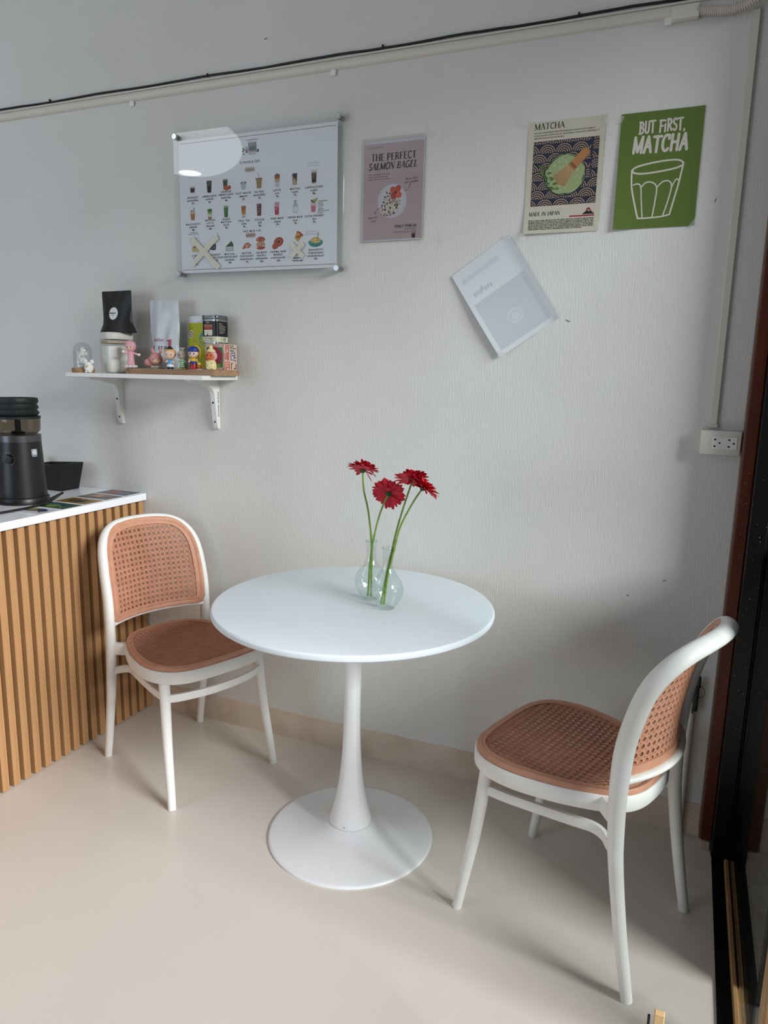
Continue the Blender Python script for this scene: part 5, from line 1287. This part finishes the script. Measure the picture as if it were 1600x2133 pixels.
pr.ell(.333, z3 + .033, .0180, .0095, '#b45c44', 2, 20); pr.ell(.333, z3 + .017, .0180, .0085, '#c98a72', 2, 20); pr.ell(.333, z3 + .007, .0175, .0070, '#a9563f', 3, 20); bits(.333, z3 + .005, .028, .032, '#e6c9b5', 16, 21, 4, .0024)
pr.ell(.404, z3 + .022, .0190, .0150, '#a8482f', 2, 22, .3); pr.ell(.392, z3 + .010, .0140, .0105, '#b5583a', 3, 20, .5); pr.ell(.404, z3 + .023, .0065, .0042, '#5a2a1e', 3, 14, .2); pr.ell(.404, z3 + .022, .0120, .0090, '#bc6a48', 2, 18, .3)
pr.poly([(.466, z3 + .032), (.474, z3 + .050), (.497, z3 + .038), (.478, z3 + .018)], '#dba45e', 1); pr.line([(.4745, z3 + .051), (.486, z3 + .048), (.498, z3 + .037)], .0052, '#b0472f', 3); bits(.481, z3 + .026, .018, .014, '#b23a2c', 6, 23, 3, .0026); bits(.481, z3 + .028, .018, .012, '#4e5a2c', 4, 24, 4, .0018)
pr.ell(.546, z3 + .016, .0275, .0165, '#3f8a86', 1, 24, 0, pi, 2 * pi); pr.ell(.546, z3 + .017, .0275, .0060, '#5aa49c', 2, 24); pr.ell(.546, z3 + .021, .0185, .0095, '#d6b069', 3, 22); bits(.546, z3 + .014, .030, .012, '#ecd7a2', 12, 25, 4, .0026); pr.line([(.552, z3 + .026), (.557, z3 + .046)], .0028, '#7c8797', 5)
zn = 0.0560
label(.064, zn, ['CHEESE', 'CAKE'], 'ชีสเค้ก', '100.-'); label(.142, zn, ['BLUEBERRY', 'CHEESECAKE'], 'บลูเบอร์รี่', '100.-'); label(.206, zn, ['MATCHA', 'CHEESECAKE'], 'มัทฉะชีสเค้ก', '100.-'); label(.276, zn, ['BUTTER', 'CROISSANT'], 'ครัวซองต์เนยสด', '70.-')
label(.336, zn, ['SALMON', 'BAGELS'], 'แซลมอนเบเกิล', '120.-'); label(.402, zn, ['PARMA HAM', 'BAGELS'], 'พาร์ม่าแฮมเบเกิล', '120.-'); label(.546, zn, ['SPAGHETTI', 'CABONARA'], 'สปาเก็ตตี้คาโบนาร่า', '129.-')
pr.text('พิซซ่า', .478, .0440, .0085, K_, 3, 'c'); pr.text('SINGLE 95.-', .478, .0330, .0068, K_, 3, 'c', 1.05, bold=.0002); pr.text('WHOLE 300.-', .478, .0245, .0068, K_, 3, 'c', 1.05, bold=.0002)
pr.STEP = 0.00012
pr.build('menu_print', lambda x, z, o: mfn(x, z, o + 0.0001), mn, 0.6, label='rows of drinks and cakes with names and prices')
tfn = lambda x, z, o: L_((MX + x, -0.0240 - o, MZ + z))
for k, (a, b) in enumerate((((0.050, 0.116), (0.163, 0.014)), ((0.160, 0.120), (0.046, 0.024)), ((0.455, 0.082), (0.500, 0.038)), ((0.502, 0.080), (0.456, 0.040)))):
    L = sqrt((b[0] - a[0]) ** 2 + (b[1] - a[1]) ** 2); an = atan2(b[1] - a[1], b[0] - a[0])
    tape_strip(mn, tfn, (a[0] + b[0]) / 2, (a[1] + b[1]) / 2, L, 0.019 if k < 2 else 0.016, an, 'tape_cross', M_MASK, 0.0002 + 0.0004 * (k % 2), k)

# ------------------------------------------------------------------ salmon bagel poster
sp = empty('bagel_poster', (-0.907, 0, 1.807), label='laminated pink poster advertising the perfect salmon bagel', cat='poster')
sfn = lambda x, z, o: (x + 0.907, -0.0022 - o, z - 1.807)
sheet('paper', sp, -1.0135, 1.8085, -0.8030, 2.1085, sfn, mat('poster_paper', '#dadbe4', 0.5), 3)
pr = Print(); PK = '#c4afb3'; IK = '#201f24'
pr.rect(-1.0095, 1.8130, -0.8065, 2.1010, PK, 1, 4)
pr.text('72 HOUSE & CAFE', -0.9925, 2.0885, 0.0058, '#4a454c', 3, 'l')
lettering(pr, 'THE PERFECT', -0.9835, 2.0505, 0.0205, 0.154, IK, True, 0.215)
lettering(pr, 'SALMON BAGEL', -0.9935, 2.0245, 0.0195, 0.166, IK, True, 0.215, shear=0.24)
for k, t in enumerate(('Savor the golden-crisp bagel,', 'cream cheese, salmon, salt,', 'pepper, and a splash of lemon.')): pr.text(t, -0.9930, 2.0090 - .0073 * k, 0.0062, '#3a363c', 3, 'l', width=(.076, .070, .078)[k])
pr.ell(-0.908, 1.9305, 0.0515, 0.0535, '#bfb3be', 2, 40); pr.ell(-0.909, 1.9285, 0.0495, 0.0510, '#d5d0da', 3, 40); pr.ell(-0.9075, 1.933, 0.0400, 0.0420, '#ddd9e0', 4, 36)
rnd = random.Random(5)
for k in range(170):
    a, r = rnd.uniform(0, 2 * pi), sqrt(rnd.random())
    x, z = -0.912 + 0.031 * r * cos(a) + 0.010 * r * sin(a), 1.925 + 0.043 * r * sin(a)
    pr.ell(x, z, rnd.uniform(.0020, .0046), rnd.uniform(.0016, .0038), rnd.choice(['#c2a184', '#e6ddcf', '#8a6a4c', '#5d6440', '#2d2a26', '#efe9de', '#b58a62']), 5 + k % 3, 7, rnd.uniform(0, 3))
for k in range(4):
    a = pi / 4 + pi / 2 * k + .15; pr.ell(-0.8965 + .0115 * cos(a), 1.9535 + .0125 * sin(a), .0115, .0100, ('#c8523f', '#d2624c', '#bb4636', '#d76b55')[k], 9, 14, a)
pr.ell(-0.8965, 1.9535, .0035, .0040, '#3f2420', 10, 10)
for k, (x, z) in enumerate(((-.918, 1.917), (-.907, 1.913), (-.924, 1.905), (-.911, 1.901), (-.902, 1.908))): pr.ell(x, z, .0058, .0050, '#e3dac5', 9, 10, k)
pr.ell(-.915, 1.9085, .0030, .0034, '#22281c', 10, 8)
pr.text('Parma Ham', -.8450, 1.9885, 0.0092, IK, 3, 'c', 0.95, shear=.45, rot=.06); pr.text('also available', -.8450, 1.9790, 0.0092, IK, 3, 'c', 0.95, width=.046, shear=.45, rot=.06)
pr.text('Baked by', -.9740, 1.8790, 0.0092, IK, 3, 'c', 0.95, shear=.45, rot=.08); pr.text('heart', -.9710, 1.8690, 0.0092, IK, 3, 'c', 0.95, shear=.45, rot=.08)
pr.line([(-.8755, 1.9555), (-.862, 1.9575), (-.8520, 1.9655), (-.8480, 1.9760)], .0012, IK, 3); pr.line([(-.8510, 1.9730), (-.8480, 1.9765), (-.8460, 1.9725)], .0012, IK, 3)
pr.line([(-.9440, 1.9080), (-.9560, 1.9070), (-.9640, 1.9010), (-.9680, 1.8930)], .0012, IK, 3); pr.line([(-.9695, 1.8970), (-.9680, 1.8925), (-.9645, 1.8955)], .0012, IK, 3)
pr.text('ONLY THB120', -.8245, 1.8475, 0.0112, IK, 3, 'r', 1.0, width=.074, bold=.00035)
pr.text('GOOD BAGELS', -.8245, 1.8395, 0.0062, '#3a363c', 3, 'r', shear=.2); pr.text('COME WITH GREAT COFFEE', -.8245, 1.8315, 0.0062, '#3a363c', 3, 'r', width=.079, shear=.2)
pr.poly([(-.8390, 1.8145), (-.8280, 1.8145), (-.8262, 1.8300), (-.8405, 1.8300)], '#2a1a18', 2); pr.poly([(-.8400, 1.8240), (-.8268, 1.8240), (-.8262, 1.8300), (-.8405, 1.8300)], '#8a5448', 3)
pr.STEP = 0.00008
pr.build('poster_print', lambda x, z, o: sfn(x, z, o + 0.0001), sp, 0.45, label='pink artwork with black lettering and a plate of bagels')
lam = sheet('laminate', sp, -1.0175, 1.8050, -0.7970, 2.1190, lambda x, z, o: (x + 0.907, -0.0042 - o - 0.0006 * noise.noise(Vector((x * 22, z * 22, 1.5))), z - 1.807), M_LAMINATE, 24, 0.0002)
for k, (x, z, L, a) in enumerate(((-0.795, 2.115, .040, -.7), (-1.022, 2.100, .030, 1.1), (-1.020, 1.800, .028, -.8), (-0.798, 1.806, .030, .8))): tape_strip(sp, sfn, x, z, L, .018, a, 'tape', None, .0028, 30 + k)
wfn = lambda x, z, o: (x, -0.0004 - o, z)
def loose_tape(x, z, L, a, lab, seed):
    t = tape_strip(None, lambda X, Z, o: (X - x, -0.0004 - o, Z - z), x, z, L, 0.017, a, 'tape_scrap', thin_clear('old_tape', '#ffffff', 1.35, 0.2), 0.0004, seed); t.location = (x, 0, z); tag(t, lab, 'tape')
loose_tape(-0.742, 2.105, 0.045, 0.95, 'scrap of clear tape on the wall right of the pink poster', 41)
loose_tape(-0.748, 1.805, 0.040, -0.95, 'scrap of old tape at the lower right of the pink poster', 42)
loose_tape(-0.512, 2.115, 0.040, -0.85, 'scrap of clear tape at the upper left of the cream matcha poster', 43)

# ------------------------------------------------------------------ matcha whisk poster
mp_ = empty('matcha_poster', (-0.375, 0, 1.806), label='cream matcha poster with a whisk over a bowl on navy waves', cat='poster')
def curl1(x, z):
    u = (x + .4835) / .216; v = (z - 1.806) / .307
    return 0.0015 + 0.010 * max(0, .35 - v) ** 2 * (1 - u) * 8 * .5 + 0.003 * max(0, u - .85) / .15 * v
m1 = lambda x, z, o: (x + 0.375, -curl1(x, z) - o, z - 1.806)
sheet('paper', mp_, -0.4835, 1.806, -0.2675, 2.113, m1, mat('cream_paper', '#c9c2b2', 0.6), 16)
pr = Print(); NV = '#232a3d'; WV = '#b3947c'; INK = '#1e1d1c'
lettering(pr, 'MATCHA', -0.4665, 2.0920, 0.0160, 0.086, INK, True, 0.15)
for k, (t, w) in enumerate((('MATCHA IS A POWDERED GREEN TEA FROM JAPAN, KNOWN FOR ITS VIBRANT', .171), ('COLOR AND RICH, EARTHY FLAVOR. TRADITIONALLY USED IN TEA CEREMONIES, IT\u2019S', .184), ('ALSO POPULAR IN LATTES AND DESSERTS.', .087))): pr.text(t, -0.4665, 2.0810 - .0072 * k, 0.0058, INK, 3, 'l', width=w)
X0, Z0, X1, Z1 = -0.4665, 1.8830, -0.2805, 2.0600
pr.rect(X0, Z0, X1, Z1, NV, 1, 14)
# overlapping wave scales clipped to the square: lower rows cover the rows above
P_ = 0.0470
def in_sq(x, z): return X0 < x < X1 and Z0 < z < Z1
cent = {}
for r_ in range(-2, 10):
    for c_ in range(-1, 7): cent[(r_, c_)] = (X0 - .006 + c_ * P_ + (r_ % 2) * P_ * .5, Z0 - .006 + r_ * P_ * .53)
seg = 26
for (r_, c_), (xc, zc) in cent.items():
    for q in range(4):
        ra = P_ * .5 * (.98 - .25 * q); rb = ra - P_ * .5 * .095
        run = []
        for k in range(seg + 1):
            t = pi * k / seg; rm = (ra + rb) / 2; x, z = xc + rm * cos(t), zc + rm * sin(t)
            ok = in_sq(x, z)
            if ok:
                for dr in (1,):
                    for dc in (-1, 0, 1):
                        o_ = cent.get((r_ - dr, c_ + dc))
                        if o_ and (o_[0] - x) ** 2 + (o_[1] - z) ** 2 < (P_ * .535) ** 2: ok = False; break
                    if not ok: break
            if ok: run.append((x, z))
            if (not ok or k == seg) and run:
                if len(run) > 1: pr.line(run, ra - rb, WV, 2)
                run = []
cx, cz = -0.3715, 1.9660
rnd = random.Random(12)
pr.poly([(cx + (.0600 + rnd.uniform(-.001, .001)) * cos(2 * pi * k / 48), cz + (.0590 + rnd.uniform(-.001, .001)) * sin(2 * pi * k / 48)) for k in range(48)], '#2b3a2c', 3)
pr.poly([(cx + (.0540 + .0022 * sin(7 * 2 * pi * k / 60)) * cos(2 * pi * k / 60), cz - .001 + (.0525 + .0018 * sin(5 * 2 * pi * k / 60)) * sin(2 * pi * k / 60)) for k in range(60)], '#97a578', 4)
for k in range(46):
    a, r = rnd.uniform(0, 2 * pi), .046 * sqrt(rnd.random()); pr.ell(cx + r * cos(a), cz + r * sin(a), *(2 * (rnd.uniform(.0008, .0022),)), '#b9c49c', 5, 9)
for k in range(40): # pale rim line
    a = 2 * pi * k / 40; b = 2 * pi * (k + 1) / 40
    if k % 5: pr.line([(cx + .0560 * cos(a), cz + .0545 * sin(a)), (cx + .0560 * cos(b), cz + .0545 * sin(b))], .0007, '#d9dcc8', 5)
def leaf(x, z, L, a, col): pr.poly([(x, z), (x + L * .5 * cos(a) - L * .2 * sin(a), z + L * .5 * sin(a) + L * .2 * cos(a)), (x + L * cos(a), z + L * sin(a)), (x + L * .5 * cos(a) + L * .2 * sin(a), z + L * .5 * sin(a) - L * .2 * cos(a))], col, 6)
for k in range(13): leaf(-.4350 + .0030 * k, 1.985 - .0050 * k, .019, (2.6, .6, 3.3, .2, 3.6, -.2)[k % 6], ('#4a6a34', '#3b562b', '#5a7a3e')[k % 3])
pr.line([(-.4330, 1.990), (-.428, 1.955), (-.408, 1.925)], .0014, '#33491f', 6)
ux, uz = (0.697, 0.717); vx, vz = (-uz, ux)   # axis of the whisk
def wk(a, b): return (-0.3505 + ux * a + vx * b, 1.9865 + uz * a + vz * b)
pr.poly([wk(.046 + .0125 * cos(t), .0125 * sin(t)) for t in [-pi / 2 + pi * k / 10 for k in range(11)]] + [wk(.004, .0112), wk(.004, -.0112)], '#b07a4c', 7)
pr.poly([wk(.006, .0112), wk(.006, -.0112), wk(-.002, -.0118), wk(-.002, .0118)], '#8a5a36', 8)
pr.poly([wk(-.002, .0118), wk(-.002, -.0118), wk(-.006, -.0135), wk(-.006, .0135)], '#a8744a', 8)
pr.poly([wk(-.006, .0130), wk(-.006, -.0130), wk(-.054, -.0240), wk(-.062, .0), wk(-.054, .0240)], '#7c6a44', 7)
for k in range(13):
    t = (k - 6) / 6; pr.line([wk(-.006, .0125 * t), wk(-.056 - .005 * (1 - t * t), .0235 * t)], .0013, '#cfa878', 8)
lettering(pr, 'MADE IN JAPAN', -0.4690, 1.8560, 0.0105, 0.091, INK, True, 0.15)
pr.rect(-0.3515, 1.8480, -0.2810, 1.8515, '#9c2230', 2); pr.ell(-.2985, 1.8650, .0062, .0062, '#9c2230', 2, 18)
pr.poly([(-.3160, 1.8535), (-.2810, 1.8535), (-.2920, 1.8630), (-.2985, 1.8650), (-.3050, 1.8620)], '#231f20', 3); pr.poly([(-.3035, 1.8625), (-.2985, 1.8655), (-.2935, 1.8625), (-.2965, 1.8610), (-.2995, 1.8630)], '#d9d3c6', 4)
PARA = ('Matcha\u2019s origins in Japan date back to the 12th century when the monk Eisai brought powdered', 'tea practices from China. It quickly became central to Japanese tea culture, particularly in Zen', 'Buddhist monasteries, where monks used it for meditation and mindfulness. By the 16th', 'century, matcha had become a key element of the Japanese tea ceremony, or chanoyu, led by', 'figures like tea master Sen no Riky\u016b, who emphasized simplicity, harmony, and tranquility.', 'Grown using a unique shading process to enhance its flavor and nutrients, matcha remains', 'deeply ingrained in Japanese culture, symbolizing both tradition and mindfulness.')
for k, t in enumerate(PARA): pr.text(t, -0.4690, 1.8415 - .0041 * k, 0.0046, '#2b2a28', 3, 'l', width=.187 if k < 6 else .155, bold=.00012)
pr.STEP = 0.0001
pr.build('poster_print', lambda x, z, o: m1(x, z, o + 0.0001), mp_, 0.55, label='whisk and green tea bowl on navy wave scales, with black lettering')
for k, (x, z, L, a) in enumerate(((-0.2665, 2.098, .018, 1.3), (-0.2685, 1.815, .018, 1.3), (-.4840, 2.112, .026, .8), (-.4835, 1.800, .022, -.6))): tape_strip(mp_, m1, x, z, L, .013, a, 'tape', None, .0014, 50 + k)

# ------------------------------------------------------------------ green poster
gp = empty('green_poster', (-0.119, 0, 1.806), label='green poster saying but first matcha above a white outline of a glass', cat='poster')
def curl2(x, z):
    u = (x + .226) / .214; v = (z - 1.806) / .303
    return 0.002 + 0.006 * max(0, .3 - u) / .3 * (1 - v) + 0.002 * max(0, u - .9) * 10
g1 = lambda x, z, o: (x + 0.119, -curl2(x, z) - o, z - 1.806)
sheet('paper', gp, -0.2260, 1.8060, -0.0125, 2.1090, g1, mat('green_paper', '#5c7030', 0.5), 14)
pr = Print(); CR = '#cfc8bd'
lettering(pr, 'BUT FiRST,', -0.1765, 2.0540, 0.0300, 0.1200, CR, False, 0.165, jitter=.035, seed=3)
lettering(pr, 'MATCHA', -0.1900, 2.0045, 0.0400, 0.1440, CR, False, 0.185, shear=.05, jitter=.03, seed=6)
def gl(pts, w=.0040, cl=False): pr.line([tuple(v) for v in crom([Vector(p) for p in pts], 6, cl)], w, CR, 2, cl, round_=not cl)
gl([(-.1855, 1.9600), (-.1700, 1.9700), (-.1200, 1.9780), (-.0720, 1.9790), (-.0545, 1.9690), (-.0660, 1.9600), (-.1000, 1.9540), (-.1480, 1.9500), (-.1760, 1.9520)], .0048, True)
gl([(-.1870, 1.9610), (-.1840, 1.9150), (-.1700, 1.8600), (-.1620, 1.8330)], .0046); gl([(-.0545, 1.9680), (-.0620, 1.9200), (-.0720, 1.8720), (-.0790, 1.8390)], .0046)
gl([(-.1620, 1.8330), (-.1400, 1.8325), (-.1000, 1.8345), (-.0790, 1.8390)], .0042)
gl([(-.1800, 1.9220), (-.1680, 1.9240), (-.1600, 1.9150), (-.1560, 1.8800), (-.1500, 1.8345)], .0036); gl([(-.1600, 1.9130), (-.1480, 1.9260), (-.1300, 1.9250), (-.1180, 1.9100), (-.1200, 1.8700), (-.1240, 1.8345)], .0038)
gl([(-.1180, 1.9110), (-.1040, 1.9250), (-.0880, 1.9260), (-.0800, 1.9120), (-.0860, 1.8750), (-.0960, 1.8370)], .0036); gl([(-.0800, 1.9080), (-.0720, 1.9260), (-.0650, 1.9290), (-.0610, 1.9200)], .0034)
pr.STEP = 0.00015
pr.build('poster_print', lambda x, z, o: g1(x, z, o + 0.0001), gp, 0.5, label='cream hand lettering and a line drawing of a glass')
tape_strip(gp, g1, -0.014, 1.812, .026, .013, .9, 'tape', None, .0014, 60); tape_strip(gp, g1, -0.2265, 2.096, .018, .012, 1.2, 'tape', None, .0014, 61)

# ------------------------------------------------------------------ tilted sheet seen from the back
P0, P1, P3 = Vector((-0.7015, 1.6925)), Vector((-0.5225, 1.8145)), Vector((-0.5215, 1.4465))
ex = (P1 - P0); ey = (P3 - P0); lx, ly = 0.2100, 0.2970
exn = ex.normalized(); eyn = Vector((exn.y, -exn.x)); 
ts = empty('turned_sheet', (-0.523, 0, 1.63), label='tilted white sheet taped face to the wall, its print showing through faintly', cat='poster')
def t1(a, b, o):
    """a across 0..lx, b down 0..ly"""
    u, v = a / lx, b / ly
    y = 0.0015 + 0.016 * (1 - u) ** 2 * (0.25 + 0.75 * v) * (0.6 + 0.4 * sin(pi * v)) + 0.004 * (u > .9) * (u - .9) * 10
    p = P0 + exn * a + eyn * b
    return (p.x + 0.523, -y - o, p.y - 1.63)
sheet('paper', ts, 0, 0, lx, ly, t1, mat('back_of_print', '#d9dde2', 0.5), 16)
pr = Print(); GH = '#c4c9d1'; GH2 = '#cdd2d9'
pr.rect(.016, .118, .196, .282, GH, 1, 10)
for k, (x, z, w, h) in enumerate(((.030, .100, .007, .014), (.040, .098, .006, .013), (.049, .100, .007, .013), (.058, .096, .007, .017), (.068, .100, .007, .013), (.078, .099, .006, .013), (.087, .100, .007, .013))): pr.rect(x, z - h, x + w, z, '#c3c7cf', 1)
pr.rect(.020, .030, .150, .046, GH2, 1, 4)
pr.ell(.105, .215, .026, .022, GH2, 2, 26); pr.ell(.105, .215, .020, .016, GH, 3, 24); pr.ell(.105, .217, .015, .010, GH2, 4, 22); pr.line([(.128, .200), (.160, .190)], .0022, GH2, 2); pr.line([(.130, .206), (.162, .197)], .0022, GH2, 2)
pr.STEP = 0.0001
pr.build('ghost_print', lambda a, b, o: t1(a, b, o + .0001), ts, 0.5, label='faint print seen through the paper')
for k, (a, b, an) in enumerate(((.205, .004, .9), (.205, .290, -.6), (.010, .292, .7))): tape_strip(ts, t1, a, b, .026, .014, an, 'tape', None, .0010, 70 + k)

# ================================================================== foreground at the lower right
sk = empty('wooden_stake', (0.0685, -1.200, 0), label='pale wooden stake tip beside a thin black rod at the bottom edge', cat='stake')
MB().rbox((0, 0, 0.212), (0.015, 0.010, 0.424), 0.0012, 1).build('stake', wood('pale_pine', '#cfa873', '#e0be8c', (70, 70, 5)), sk, 0)
MB().sweep([(-0.0150, -0.002, 0.0), (-0.0150, -0.002, 0.4150)], 0.0021, 8).build('rod', M_CABLE, sk)
MB().sweep([(-0.0160, -0.002, 0.396), (-0.006, 0.0, 0.396)], 0.0012, 6).build('link', M_CABLE, sk)
